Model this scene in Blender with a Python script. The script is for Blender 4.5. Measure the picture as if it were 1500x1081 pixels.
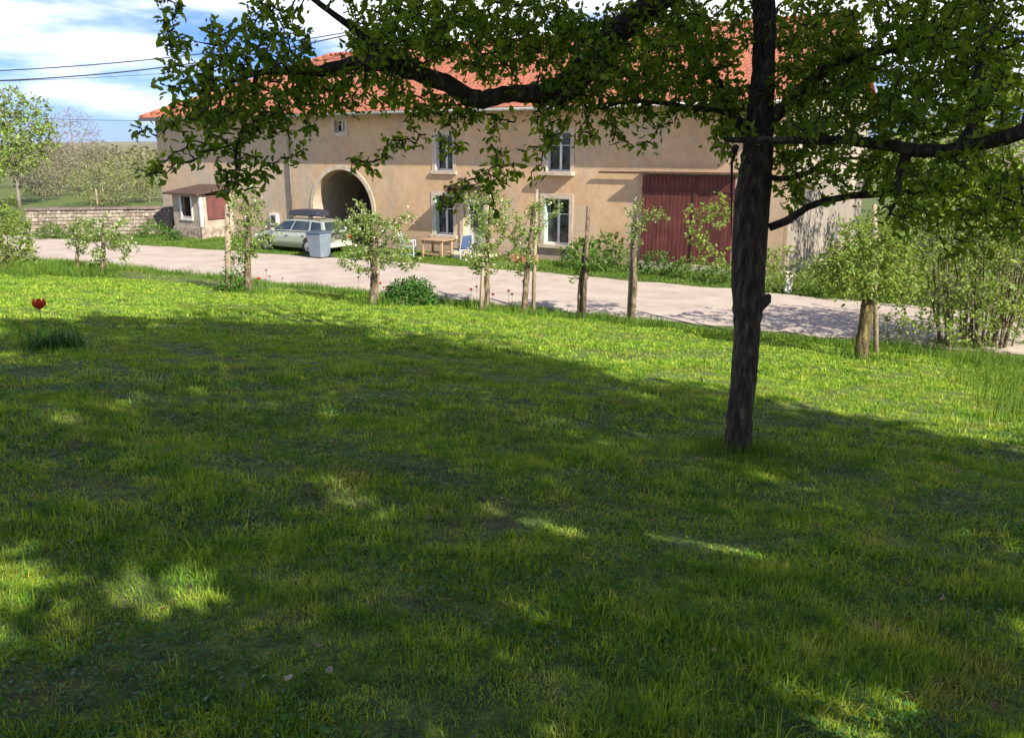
import bpy, math, random
import numpy as np
from mathutils import Matrix, Vector, Euler
random.seed(7); rng = np.random.default_rng(7)
SC = bpy.context.scene; COL = SC.collection
for o in list(bpy.data.objects): bpy.data.objects.remove(o)

# ------------------------------------------------------------------ camera
F = 1250.0; TH = math.atan(322.5 / F); CT, ST = math.cos(TH), math.sin(TH)
cam = bpy.data.cameras.new('camera'); cam.lens = 30.0; cam.sensor_width = 36.0
cam.clip_start = 0.05; cam.clip_end = 6000
camo = bpy.data.objects.new('camera', cam); COL.objects.link(camo)
camo.rotation_euler = (math.pi / 2 - TH, 0, 0); SC.camera = camo

# ------------------------------------------------------------------ sky and sun
SUN_EL = math.radians(36.0)
SH = Vector((0.66, -0.751)).normalized()           # horizontal direction towards the sun
SUN = Vector((SH.x * math.cos(SUN_EL), SH.y * math.cos(SUN_EL), math.sin(SUN_EL)))
W = bpy.data.worlds.new("World"); SC.world = W; W.use_nodes = True
nt = W.node_tree; nt.nodes.clear()
def N(t, typ, **kw):
    n = t.nodes.new(typ)
    for k, v in kw.items():
        if k.startswith('i_'):
            n.inputs[int(k[2:]) if k[2:].isdigit() else k[2:]].default_value = v
        else: setattr(n, k, v)
    return n
sky = N(nt, 'ShaderNodeTexSky', sky_type='NISHITA', sun_disc=False)
sky.sun_elevation = SUN_EL; sky.sun_rotation = math.atan2(SUN.x, SUN.y)
sky.air_density = 1.0; sky.dust_density = 0.2; sky.ozone_density = 4.0
hs = N(nt, 'ShaderNodeHueSaturation'); hs.inputs['Saturation'].default_value = 1.1; hs.inputs['Value'].default_value = 0.9
nt.links.new(sky.outputs[0], hs.inputs['Color'])
tint = N(nt, 'ShaderNodeMix', data_type='RGBA', blend_type='MULTIPLY'); tint.inputs[0].default_value = 1; tint.inputs[7].default_value = (.55, .72, 1.35, 1); nt.links.new(hs.outputs[0], tint.inputs[6])
tc = N(nt, 'ShaderNodeTexCoord'); mp = N(nt, 'ShaderNodeMapping'); mp.inputs['Scale'].default_value = (2.2, 2.2, 11)
mp.inputs['Location'].default_value = (3.7, 0.4, 0.55)
nt.links.new(tc.outputs['Generated'], mp.inputs[0])
nz = N(nt, 'ShaderNodeTexNoise'); nz.inputs['Scale'].default_value = 1.5; nz.inputs['Detail'].default_value = 7; nz.inputs['Roughness'].default_value = .55
nt.links.new(mp.outputs[0], nz.inputs['Vector'])
sx = N(nt, 'ShaderNodeSeparateXYZ'); nt.links.new(tc.outputs['Generated'], sx.inputs[0])
el = N(nt, 'ShaderNodeMapRange'); el.inputs[1].default_value = 0.04; el.inputs[2].default_value = 0.125; el.inputs[3].default_value = -0.12; el.inputs[4].default_value = 0.17
nt.links.new(sx.outputs[2], el.inputs[0])
hi = N(nt, 'ShaderNodeMapRange'); hi.inputs[1].default_value = 0.2; hi.inputs[2].default_value = 0.5; hi.inputs[3].default_value = 0; hi.inputs[4].default_value = -0.2
nt.links.new(sx.outputs[2], hi.inputs[0])
ad = N(nt, 'ShaderNodeMath', operation='ADD'); nt.links.new(nz.outputs[0], ad.inputs[0]); nt.links.new(el.outputs[0], ad.inputs[1])
ad2 = N(nt, 'ShaderNodeMath', operation='ADD'); nt.links.new(ad.outputs[0], ad2.inputs[0]); nt.links.new(hi.outputs[0], ad2.inputs[1])
cr = N(nt, 'ShaderNodeMapRange', interpolation_type='SMOOTHSTEP'); cr.inputs[1].default_value = 0.45; cr.inputs[2].default_value = 0.72
nt.links.new(ad2.outputs[0], cr.inputs[0])
mx = N(nt, 'ShaderNodeMix', data_type='RGBA')
nt.links.new(cr.outputs[0], mx.inputs[0]); nt.links.new(tint.outputs[2], mx.inputs[6]); mx.inputs[7].default_value = (13, 13.2, 13.8, 1)
bg = N(nt, 'ShaderNodeBackground'); bg.inputs[1].default_value = 0.066
nt.links.new(mx.outputs[2], bg.inputs[0])
wo = N(nt, 'ShaderNodeOutputWorld'); nt.links.new(bg.outputs[0], wo.inputs[0])

sl = bpy.data.lights.new('sun', 'SUN'); sl.energy = 5.0; sl.angle = math.radians(0.53); sl.color = (1, .92, .77)
so = bpy.data.objects.new('sun', sl); COL.objects.link(so)
so.rotation_euler = SUN.to_track_quat('Z', 'Y').to_euler(); so.location = (0, 0, 30)
SC.view_settings.view_transform = 'Standard'; SC.view_settings.look = 'None'
SC.view_settings.exposure = 1.0; SC.view_settings.gamma = 1.0
SC.cycles.max_bounces = 7; SC.cycles.transparent_max_bounces = 8

# ------------------------------------------------------------------ geometry of the place
def ray(px, py):
    u = (px - 750) / F; v = (540.5 - py) / F
    return Vector((u, CT + v * ST, -ST + v * CT))
def at(px, py, depth): return ray(px, py) * depth
GZ = -4.5
def ground_z(x, y):
    a = x * .5 + y * .866
    base = np.where(a < 0, -1.6 - .05 * a * (a < 0), np.where(a < 19.5, -1.6 - .138 * a, np.where(a < 21.2, -4.291 - (a - 19.5) * .123, GZ)))
    base = np.where(a < -6, -1.3, base)
    bump = (np.sin(x * 1.7 + .3 * y) * .018 + np.sin(y * 2.3 - x * 1.1) * .014 + np.sin(x * 5.1 + 1.3) * np.sin(y * 4.7) * .012)
    bump = bump * np.clip((20 - a) / 3, 0, 1)
    return base + bump
def gz(x, y): return float(ground_z(np.float64(x), np.float64(y)))
def G(px, py):
    r = ray(px, py); t = 1.0
    for i in range(9000):
        p = r * t
        if p.z < gz(p.x, p.y): break
        t += .01
    return Vector((p.x, p.y, gz(p.x, p.y)))
def depth_of(p): return p.y * CT - p.z * ST

# ------------------------------------------------------------------ helpers
def tag(o, label=None, cat=None, group=None, kind=None):
    if label: o['label'] = label
    if cat: o['category'] = cat
    if group: o['group'] = group
    if kind: o['kind'] = kind
    return o
def empty(name, loc, label, cat, group=None, rz=0):
    o = bpy.data.objects.new(name, None); COL.objects.link(o); o.empty_display_size = .2
    o.location = loc; o.rotation_euler = (0, 0, rz)
    return tag(o, label, cat, group)
def wm(o):
    m = Matrix.LocRotScale(o.location, o.rotation_euler, o.scale)
    return (wm(o.parent) @ o.matrix_parent_inverse @ m) if o.parent else m
def link(name, me, mat, parent=None, world=True, smooth=False):
    o = bpy.data.objects.new(name, me); COL.objects.link(o)
    if mat is not None and not me.materials: me.materials.append(mat)
    if parent:
        o.parent = parent
        if world: o.matrix_parent_inverse = wm(parent).inverted()
    if smooth: me.polygons.foreach_set('use_smooth', [True] * len(me.polygons))
    return o
def np_mesh(name, V, Fc):
    """V (n,3); Fc list of arrays (m,k)"""
    me = bpy.data.meshes.new(name); V = np.asarray(V, dtype=np.float32)
    Fc = [np.asarray(f, dtype=np.int32) for f in Fc if len(f)]
    me.vertices.add(len(V)); me.vertices.foreach_set('co', V.ravel())
    tot = sum(f.size for f in Fc); me.loops.add(tot)
    me.loops.foreach_set('vertex_index', np.concatenate([f.ravel() for f in Fc]))
    np_ = sum(len(f) for f in Fc); me.polygons.add(np_)
    lt = np.concatenate([np.full(len(f), f.shape[1], dtype=np.int32) for f in Fc])
    ls = np.concatenate([[0], np.cumsum(lt)[:-1]]).astype(np.int32)
    me.polygons.foreach_set('loop_start', ls); me.polygons.foreach_set('loop_total', lt)
    me.update(calc_edges=True); return me
class MB:
    def __init__(s): s.v = []; s.f = []
    def poly(s, pts):
        n = len(s.v); s.v += [tuple(p) for p in pts]; s.f.append(tuple(range(n, n + len(pts)))); return s
    def box(s, x0, x1, y0, y1, z0, z1, top=None):
        n = len(s.v); t = top or (0, 0)
        s.v += [(x0, y0, z0), (x1, y0, z0), (x1, y1, z0), (x0, y1, z0), (x0 + t[0], y0 + t[1], z1), (x1 - t[0], y0 + t[1], z1), (x1 - t[0], y1 - t[1], z1), (x0 + t[0], y1 - t[1], z1)]
        s.f += [tuple(n + i for i in q) for q in ((0, 3, 2, 1), (4, 5, 6, 7), (0, 1, 5, 4), (1, 2, 6, 5), (2, 3, 7, 6), (3, 0, 4, 7))]; return s
    def tube(s, pts, rad, k=8, cap=True):
        pts = [Vector(p) for p in pts]
        if not hasattr(rad, '__len__'): rad = [rad] * len(pts)
        up = Vector((0, 0, 1)); prev = None; n0 = len(s.v)
        for i, p in enumerate(pts):
            t = (pts[min(i + 1, len(pts) - 1)] - pts[max(i - 1, 0)]).normalized()
            if prev is None:
                a = t.cross(up if abs(t.z) < .9 else Vector((1, 0, 0))).normalized()
            else: a = (prev - t * prev.dot(t)).normalized()
            prev = a; b = t.cross(a)
            for j in range(k):
                an = 2 * math.pi * j / k; s.v.append(tuple(p + (a * math.cos(an) + b * math.sin(an)) * rad[i]))
        for i in range(len(pts) - 1):
            for j in range(k):
                q = n0 + i * k; s.f.append((q + j, q + (j + 1) % k, q + k + (j + 1) % k, q + k + j))
        if cap and k > 3:
            s.f.append(tuple(n0 + j for j in range(k))[::-1]); q = n0 + (len(pts) - 1) * k; s.f.append(tuple(q + j for j in range(k)))
        return s
    def cyl(s, c, ax, r, h, k=24):
        c = Vector(c); ax = Vector(ax).normalized(); return s.tube([c - ax * h / 2, c + ax * h / 2], r, k)
    def build(s, name, mat, parent=None, world=True, smooth=False, bevel=0):
        me = bpy.data.meshes.new(name); me.from_pydata(s.v, [], s.f); me.update()
        o = link(name, me, mat, parent, world, smooth)
        if bevel:
            m = o.modifiers.new('b', 'BEVEL'); m.width = bevel; m.segments = 2; m.limit_method = 'ANGLE'
        return o

# ------------------------------------------------------------------ materials
def mat(name, col, rough=.8, noise=None, bump=None, metal=0, spec=None, coord='Object', stops=None, transl=0, island=False, sheen=0):
    m = bpy.data.materials.new(name); m.use_nodes = True; t = m.node_tree; b = t.nodes['Principled BSDF']
    b.inputs['Roughness'].default_value = rough; b.inputs['Metallic'].default_value = metal
    if spec is not None: b.inputs['Specular IOR Level'].default_value = spec
    c3 = (*col, 1) if len(col) == 3 else col
    b.inputs['Base Color'].default_value = c3
    tcn = N(t, 'ShaderNodeTexCoord'); src = tcn.outputs[coord]; colout = None
    if stops:
        cr = N(t, 'ShaderNodeValToRGB'); cr.color_ramp.elements[0].position = stops[0][0]; cr.color_ramp.elements[0].color = (*stops[0][1], 1)
        cr.color_ramp.elements[1].position = stops[-1][0]; cr.color_ramp.elements[1].color = (*stops[-1][1], 1)
        for p, c in stops[1:-1]:
            e = cr.color_ramp.elements.new(p); e.color = (*c, 1)
        if island:
            g = N(t, 'ShaderNodeNewGeometry'); fac = g.outputs['Random Per Island']
            if noise:
                nn = N(t, 'ShaderNodeTexNoise'); nn.inputs['Scale'].default_value = noise[0]; nn.inputs['Detail'].default_value = noise[1]
                t.links.new(src, nn.inputs['Vector'])
                mm = N(t, 'ShaderNodeMix'); mm.inputs[0].default_value = noise[2]
                ms = N(t, 'ShaderNodeMapRange'); ms.inputs[1].default_value = .3; ms.inputs[2].default_value = .7
                t.links.new(nn.outputs[0], ms.inputs[0])
                t.links.new(fac, mm.inputs[2]); t.links.new(ms.outputs[0], mm.inputs[3]); fac = mm.outputs[0]
        else:
            nn = N(t, 'ShaderNodeTexNoise'); nn.inputs['Scale'].default_value = noise[0]; nn.inputs['Detail'].default_value = noise[1]; nn.inputs['Roughness'].default_value = .6
            mpn = N(t, 'ShaderNodeMapping'); mpn.inputs['Scale'].default_value = noise[3] if len(noise) > 3 else (1, 1, 1); t.links.new(src, mpn.inputs[0]); t.links.new(mpn.outputs[0], nn.inputs['Vector']); fac = nn.outputs[0]
        t.links.new(fac, cr.inputs[0]); colout = cr.outputs[0]; t.links.new(colout, b.inputs['Base Color'])
    if bump:
        bn = N(t, 'ShaderNodeTexNoise'); bn.inputs['Scale'].default_value = bump[0]; bn.inputs['Detail'].default_value = 6
        mpp = N(t, 'ShaderNodeMapping'); mpp.inputs['Scale'].default_value = bump[2] if len(bump) > 2 else (1, 1, 1)
        t.links.new(src, mpp.inputs[0]); t.links.new(mpp.outputs[0], bn.inputs['Vector'])
        bb = N(t, 'ShaderNodeBump'); bb.inputs['Strength'].default_value = bump[1]; bb.inputs['Distance'].default_value = .05
        t.links.new(bn.outputs[0], bb.inputs['Height']); t.links.new(bb.outputs[0], b.inputs['Normal'])
    if transl:
        tr = N(t, 'ShaderNodeBsdfTranslucent'); ms = N(t, 'ShaderNodeMixShader'); ms.inputs[0].default_value = transl
        out = t.nodes['Material Output']
        if colout:
            hb = N(t, 'ShaderNodeHueSaturation'); hb.inputs['Hue'].default_value = .475; hb.inputs['Saturation'].default_value = 1.1; hb.inputs['Value'].default_value = 1.5
            t.links.new(colout, hb.inputs['Color']); t.links.new(hb.outputs[0], tr.inputs[0])
        else: tr.inputs[0].default_value = c3
        t.links.new(b.outputs[0], ms.inputs[1]); t.links.new(tr.outputs[0], ms.inputs[2]); t.links.new(ms.outputs[0], out.inputs[0])
    return m
def leafmat(name, a, b, c, transl=.35, rough=.45): return mat(name, a, rough, noise=(1.3, 2, .4), stops=[(0, a), (.5, b), (1, c)], island=True, transl=transl, spec=.3)
M = {}
M['leaf_main'] = leafmat('apple leaf', (.085, .155, .018), (.15, .25, .028), (.34, .45, .055), .58)
M['leaf_dark'] = leafmat('dark leaf', (.015, .035, .012), (.025, .05, .015), (.04, .08, .02), .2)
M['leaf_young'] = leafmat('young leaf', (.13, .21, .03), (.2, .3, .05), (.3, .38, .1), .4)
M['leaf_pale'] = leafmat('pale orchard leaf', (.11, .21, .035), (.19, .3, .06), (.31, .38, .12), .42)
M['leaf_mid'] = leafmat('mid leaf', (.06, .14, .02), (.09, .2, .025), (.16, .28, .05), .35)
M['leaf_shrub'] = leafmat('shrub leaf', (.03, .1, .015), (.05, .15, .02), (.1, .24, .035), .25, .4)
M['leaf_far'] = leafmat('far spring leaf', (.16, .2, .06), (.22, .26, .08), (.28, .31, .1), .35)
M['bud_far'] = leafmat('far budding twigs', (.17, .17, .1), (.22, .21, .11), (.25, .27, .13), .3)
M['blossom'] = leafmat('blossom', (.6, .55, .5), (.7, .65, .55), (.8, .75, .68), .3)
M['bark'] = mat('bark', (.05, .04, .03), .95, noise=(22, 9, 0, (1, 1, .22)), stops=[(.34, (.007, .005, .004)), (.48, (.032, .023, .014)), (.58, (.065, .048, .03)), (.72, (.15, .13, .09))], bump=(26, 1.0, (1, 1, .2)))
M['bark_light'] = mat('light bark', (.2, .17, .12), .95, noise=(16, 7, 0, (1, 1, .3)), stops=[(.34, (.045, .03, .018)), (.5, (.12, .088, .052)), (.68, (.26, .21, .14))], bump=(20, .8, (1, 1, .3)))
M['bark_yellow'] = mat('yellow lichen bark', (.2, .17, .08), .95, noise=(14, 7, 0, (1, 1, .25)), stops=[(.34, (.03, .022, .01)), (.5, (.09, .068, .026)), (.68, (.2, .155, .06))], bump=(16, 1, (1, 1, .3)))
M['bark_far'] = mat('grey far bark', (.2, .17, .15), .9, noise=(2, 3), stops=[(.3, (.15, .12, .1)), (.7, (.27, .24, .2))])
M['stake'] = mat('weathered stake', (.4, .32, .22), .9, noise=(10, 4), stops=[(.3, (.19, .135, .08)), (.7, (.36, .3, .21))], bump=(30, .4, (1, 1, .1)))

# ------------------------------------------------------------------ tree growing
def tube_np(paths, radf, k):
    """many thin tubes at once; paths list of (n,3) arrays, radf list of arrays"""
    V = []; Fc = []; n = 0; an = np.arange(k) * 2 * np.pi / k
    for P, R in zip(paths, radf):
        P = np.asarray(P); t = np.gradient(P, axis=0); t /= np.linalg.norm(t, axis=1)[:, None] + 1e-9
        a = np.cross(t, (0.31, .22, .92)); a /= np.linalg.norm(a, axis=1)[:, None] + 1e-9; b = np.cross(t, a)
        ring = P[:, None, :] + (a[:, None, :] * np.cos(an)[None, :, None] + b[:, None, :] * np.sin(an)[None, :, None]) * np.asarray(R)[:, None, None]
        V.append(ring.reshape(-1, 3)); m = len(P)
        i = np.arange(m - 1)[:, None] * k + n; j = np.arange(k)[None, :]
        Fc.append(np.stack([i + j, i + (j + 1) % k, i + k + (j + 1) % k, i + k + j], -1).reshape(-1, 4)); n += m * k
    return np.concatenate(V), [np.concatenate(Fc)]
def grow(seed_pts, targets, step=.07, wob=.12, lift=.1, maxn=60000):
    nodes = np.zeros((maxn, 3)); n = len(seed_pts); nodes[:n] = seed_pts
    T = np.asarray(targets); d = np.min(np.linalg.norm(T[:, None] - np.asarray(seed_pts)[None], axis=2), axis=1) if len(T) * len(seed_pts) < 4e6 else np.zeros(len(T))
    paths = []
    for q in T[np.argsort(d)]:
        dd = np.linalg.norm(nodes[:n] - q, axis=1); i = int(np.argmin(dd)); L = dd[i]
        if L < step: continue
        p0 = nodes[i].copy(); mid = (p0 + q) / 2 + rng.normal(0, wob, 3) * L; mid[2] += lift * L
        m = max(3, int(L / step) + 1); t = np.linspace(0, 1, m)[:, None]
        P = (1 - t) ** 2 * p0 + 2 * t * (1 - t) * mid + t ** 2 * q
        P[1:-1] += rng.normal(0, .008, (m - 2, 3))
        paths.append(P)
        if n + m - 1 < maxn: nodes[n:n + m - 1] = P[1:]; n += m - 1
    return paths
def leaves_on(paths, per_m, size, from_=.0, spread=.03, droop=.3, width=.5, tail=1.0):
    """leaf blades set along twigs"""
    pos = []; dr = []
    for P in paths:
        seg = np.linalg.norm(np.diff(P, axis=0), axis=1); L = seg.sum(); k = rng.poisson(L * per_m * tail)
        if k == 0: continue
        u = rng.uniform(from_, 1, k) * (len(P) - 1); i = np.minimum(u.astype(int), len(P) - 2); f = (u - i)[:, None]
        pos.append(P[i] * (1 - f) + P[i + 1] * f); tt = (P[i + 1] - P[i]); tt /= np.linalg.norm(tt, axis=1)[:, None] + 1e-9; dr.append(tt)
    if not pos: return None
    pos = np.concatenate(pos); dr = np.concatenate(dr); n = len(pos)
    pos += rng.normal(0, spread, (n, 3))
    d = dr * .6 + rng.normal(0, .7, (n, 3)); d[:, 2] -= droop
    return leaf_mesh(pos, d, size, width)
def leaf_mesh(pos, d, size, width=.5, up=.6):
    n = len(pos); d = d / (np.linalg.norm(d, axis=1)[:, None] + 1e-9)
    w = rng.normal(0, 1, (n, 3)); w[:, 2] *= up; w -= d * np.sum(w * d, axis=1)[:, None]; w /= np.linalg.norm(w, axis=1)[:, None] + 1e-9
    nn = np.cross(d, w); S = (size * rng.uniform(.4, 1.4, n))[:, None]; h = S * width * .5
    fold = nn * S * .12
    V = np.stack([pos, pos + d * S * .3 + w * h * .95 + fold, pos + d * S * .68 + w * h * .75 + fold, pos + d * S - nn * S * .08, pos + d * S * .68 - w * h * .75 + fold, pos + d * S * .3 - w * h * .95 + fold], 1)
    b = np.arange(n)[:, None] * 6
    return V.reshape(-1, 3), [np.concatenate([b + np.array([0, 1, 2, 3]), b + np.array([0, 3, 4, 5])])]
def ell_targets(ells):
    """ells: (px,py,rx,ry,depth,ddepth,count)"""
    T = []
    for (px, py, rx, ry, dp, dd, c) in ells:
        for _ in range(c):
            while True:
                a, b, e = random.uniform(-1, 1), random.uniform(-1, 1), random.uniform(-1, 1)
                if a * a + b * b + e * e < 1: break
            T.append(at(px + a * rx, py + b * ry, dp + e * dd))
    return np.array([tuple(p) for p in T])
def seg_pts(poly, step=.12):
    out = []
    for a, b in zip(poly[:-1], poly[1:]):
        a = Vector(a); b = Vector(b); k = max(1, int((b - a).length / step))
        out += [tuple(a.lerp(b, i / k)) for i in range(k)]
    return out + [tuple(poly[-1])]
def smooth_path(pts, rad, sub=5):
    P = [Vector(p) for p in pts]; out = []; R = []
    for i in range(len(P) - 1):
        p0, p1, p2, p3 = P[max(i - 1, 0)], P[i], P[i + 1], P[min(i + 2, len(P) - 1)]
        for j in range(sub):
            t = j / sub
            out.append(.5 * ((2 * p1) + (p2 - p0) * t + (2 * p0 - 5 * p1 + 4 * p2 - p3) * t * t + (3 * p1 - p0 - 3 * p2 + p3) * t ** 3)); R.append(rad[i] * (1 - t) + rad[i + 1] * t)
    out.append(P[-1]); R.append(rad[-1]); return out, R
def limb(name, pts, rad, m, parent, k=10, rough=.08, sub=6):
    P, R = smooth_path(pts, rad, sub); mb = MB(); mb.tube(P, R, k)
    v = np.array(mb.v); rr_ = np.repeat(R, k); fq = 1.1 / np.maximum(rr_, .012); ph = rng.uniform(0, 6, 3); dn_ = np.stack([np.sin(v[:, 1] * fq * 1.3 + v[:, 2] * fq * .5 + ph[0]), np.sin(v[:, 2] * fq * .45 + v[:, 0] * fq + ph[1]), np.sin(v[:, 0] * fq * .9 + v[:, 1] * fq + ph[2])], 1); v = v + dn_ * (rr_ * rough)[:, None] + rng.normal(0, 1, v.shape) * (rr_ * rough * .25)[:, None]; mb.v = [tuple(q) for q in v]
    return mb.build(name, m, parent, smooth=True), [tuple(p) for p in P]
def twigs_obj(paths, m, parent, r0=.006, r1=.0015, name='twigs', k=4):
    if not paths: return
    V, Fc = tube_np(paths, [np.linspace(min(r0, r1 + .004 * len(P) * .15 + r0 * .5), r1, len(P)) for P in paths], k)
    return link(name, np_mesh(name, V, Fc), m, parent, smooth=True)
def foliage_obj(data, m, parent, name='foliage'):
    if data is None: return
    return link(name, np_mesh(name, *data), m, parent)

# ================================================================== GROUND
def struct(name, V, Fc, m): return tag(link(name, np_mesh(name, V, Fc), m), kind='structure')
av = np.concatenate([[-400, -150, -60, -30, -15], np.arange(-8, 23, .3), [24, 26, 30, 36, 45, 60, 90, 140, 220, 400, 800, 1600, 3200]])
ev = np.concatenate([[-3000, -1500, -700, -350, -200, -120, -80, -60, -50], np.arange(-44, 16, .35), [20, 26, 36, 50, 80, 140, 300, 700, 1500, 3000]])
A, Ee = np.meshgrid(av, ev, indexing='ij'); X = A * .5 + Ee * .866; Y = A * .866 - Ee * .5
Z = ground_z(X, Y)
V = np.stack([X, Y, Z], -1).reshape(-1, 3); na, ne = A.shape
i = (np.arange(na - 1)[:, None] * ne + np.arange(ne - 1)[None, :]).ravel()
def ground_mat():
    m = mat('lawn soil', (.1, .14, .03), .95)
    t = m.node_tree; b = t.nodes['Principled BSDF']; tcn = N(t, 'ShaderNodeTexCoord')
    def ns(sc, det):
        n = N(t, 'ShaderNodeTexNoise'); n.inputs['Scale'].default_value = sc; n.inputs['Detail'].default_value = det; t.links.new(tcn.outputs['Object'], n.inputs['Vector']); return n.outputs[0]
    r1 = N(t, 'ShaderNodeValToRGB'); e = r1.color_ramp.elements
    e[0].position = .32; e[0].color = (.035, .05, .011, 1); e[1].position = .68; e[1].color = (.16, .21, .028, 1)
    q = e.new(.5); q.color = (.085, .125, .018, 1)
    t.links.new(ns(9, 8), r1.inputs[0])
    r2 = N(t, 'ShaderNodeMapRange'); r2.inputs[1].default_value = .54; r2.inputs[2].default_value = .72; t.links.new(ns(.7, 5), r2.inputs[0])
    mx = N(t, 'ShaderNodeMix', data_type='RGBA'); mx.inputs[7].default_value = (.085, .055, .028, 1)
    mm = N(t, 'ShaderNodeMath', operation='MULTIPLY'); mm.inputs[1].default_value = .7; t.links.new(r2.outputs[0], mm.inputs[0])
    t.links.new(mm.outputs[0], mx.inputs[0]); t.links.new(r1.outputs[0], mx.inputs[6]); t.links.new(mx.outputs[2], b.inputs['Base Color'])
    bb = N(t, 'ShaderNodeBump'); bb.inputs['Strength'].default_value = .9; bb.inputs['Distance'].default_value = .04; t.links.new(ns(30, 6), bb.inputs['Height']); t.links.new(bb.outputs[0], b.inputs['Normal'])
    return m
M['ground'] = ground_mat()
struct('ground', V, [np.stack([i, i + 1, i + ne + 1, i + ne], 1)], M['ground'])

# road: pinkish chippings; sheet just above the ground
near = [(-60, 62), (-33, 44.2), (-19.8, 36), (-10.5, 30.4), (-1.0, 25.3), (5.5, 21.9), (10, 19.4), (20, 14.0), (45, -1)]
far = [(-62, 76), (-38, 54), (-24.3, 44.6), (-12.5, 38.55), (-1.3, 33.3), (6.8, 28.2), (12.4, 24.4), (23, 17.8), (49, 4)]
V = []; nr = 9; m_ = 14
def lerp2(a, b, t): return (a[0] + (b[0] - a[0]) * t, a[1] + (b[1] - a[1]) * t)
rows = []
for k in range(len(near) - 1):
    for s in range(m_):
        rows.append((lerp2(near[k], near[k + 1], s / m_), lerp2(far[k], far[k + 1], s / m_)))
for r_, (p, q) in enumerate(rows):
    for j in range(nr):
        t = j / (nr - 1); x, y = lerp2(p, q, t)
        if j in (0, nr - 1):
            w = .12 * math.sin(r_ * 1.7) + .08 * math.sin(r_ * .61 + 2) + random.uniform(-.06, .06); x += .5 * w; y += .866 * w
        zz = GZ + .012 + .05 * (1 - (2 * t - 1) ** 2)
        V.append((x, y, max(zz, gz(x, y) + .008)))
i = (np.arange(len(rows) - 1)[:, None] * nr + np.arange(nr - 1)[None, :]).ravel()
M['road'] = mat('pale pink chippings', (.42, .35, .32), .95, noise=(1.2, 13), stops=[(.3, (.36, .295, .245)), (.5, (.44, .365, .305)), (.7, (.5, .43, .36))], bump=(60, .5))
struct('road', V, [np.stack([i, i + nr, i + nr + 1, i + 1], 1)], M['road'])

# far low hills
def hill(name, x0, x1, y, h, seed, m):
    r = np.random.default_rng(seed); xs = np.linspace(x0, x1, 90); hh = h * (0.75 + .12 * np.sin(xs / 170 + seed) + .08 * np.sin(xs / 61 + seed * 2)) + r.normal(0, h * .012, 90)
    Vv = np.concatenate([np.stack([xs, np.full(90, y), np.full(90, GZ - 1)], 1), np.stack([xs, np.full(90, y + 120), GZ + hh], 1), np.stack([xs, np.full(90, y + 420), np.full(90, GZ - 1)], 1)])
    i = np.arange(89); return tag(link(name, np_mesh(name, Vv, [np.concatenate([np.stack([i, i + 1, i + 91, i + 90], 1), np.stack([i + 90, i + 91, i + 181, i + 180], 1)])]), m, smooth=True), kind='structure')
M['hill'] = mat('wooded far hill', (.12, .12, .08), .95, noise=(.02, 8), stops=[(.35, (.11, .115, .075)), (.5, (.15, .15, .08)), (.65, (.2, .19, .11))])
hill('hill', -900, 900, 620, 11, 3, M['hill'])

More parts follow.
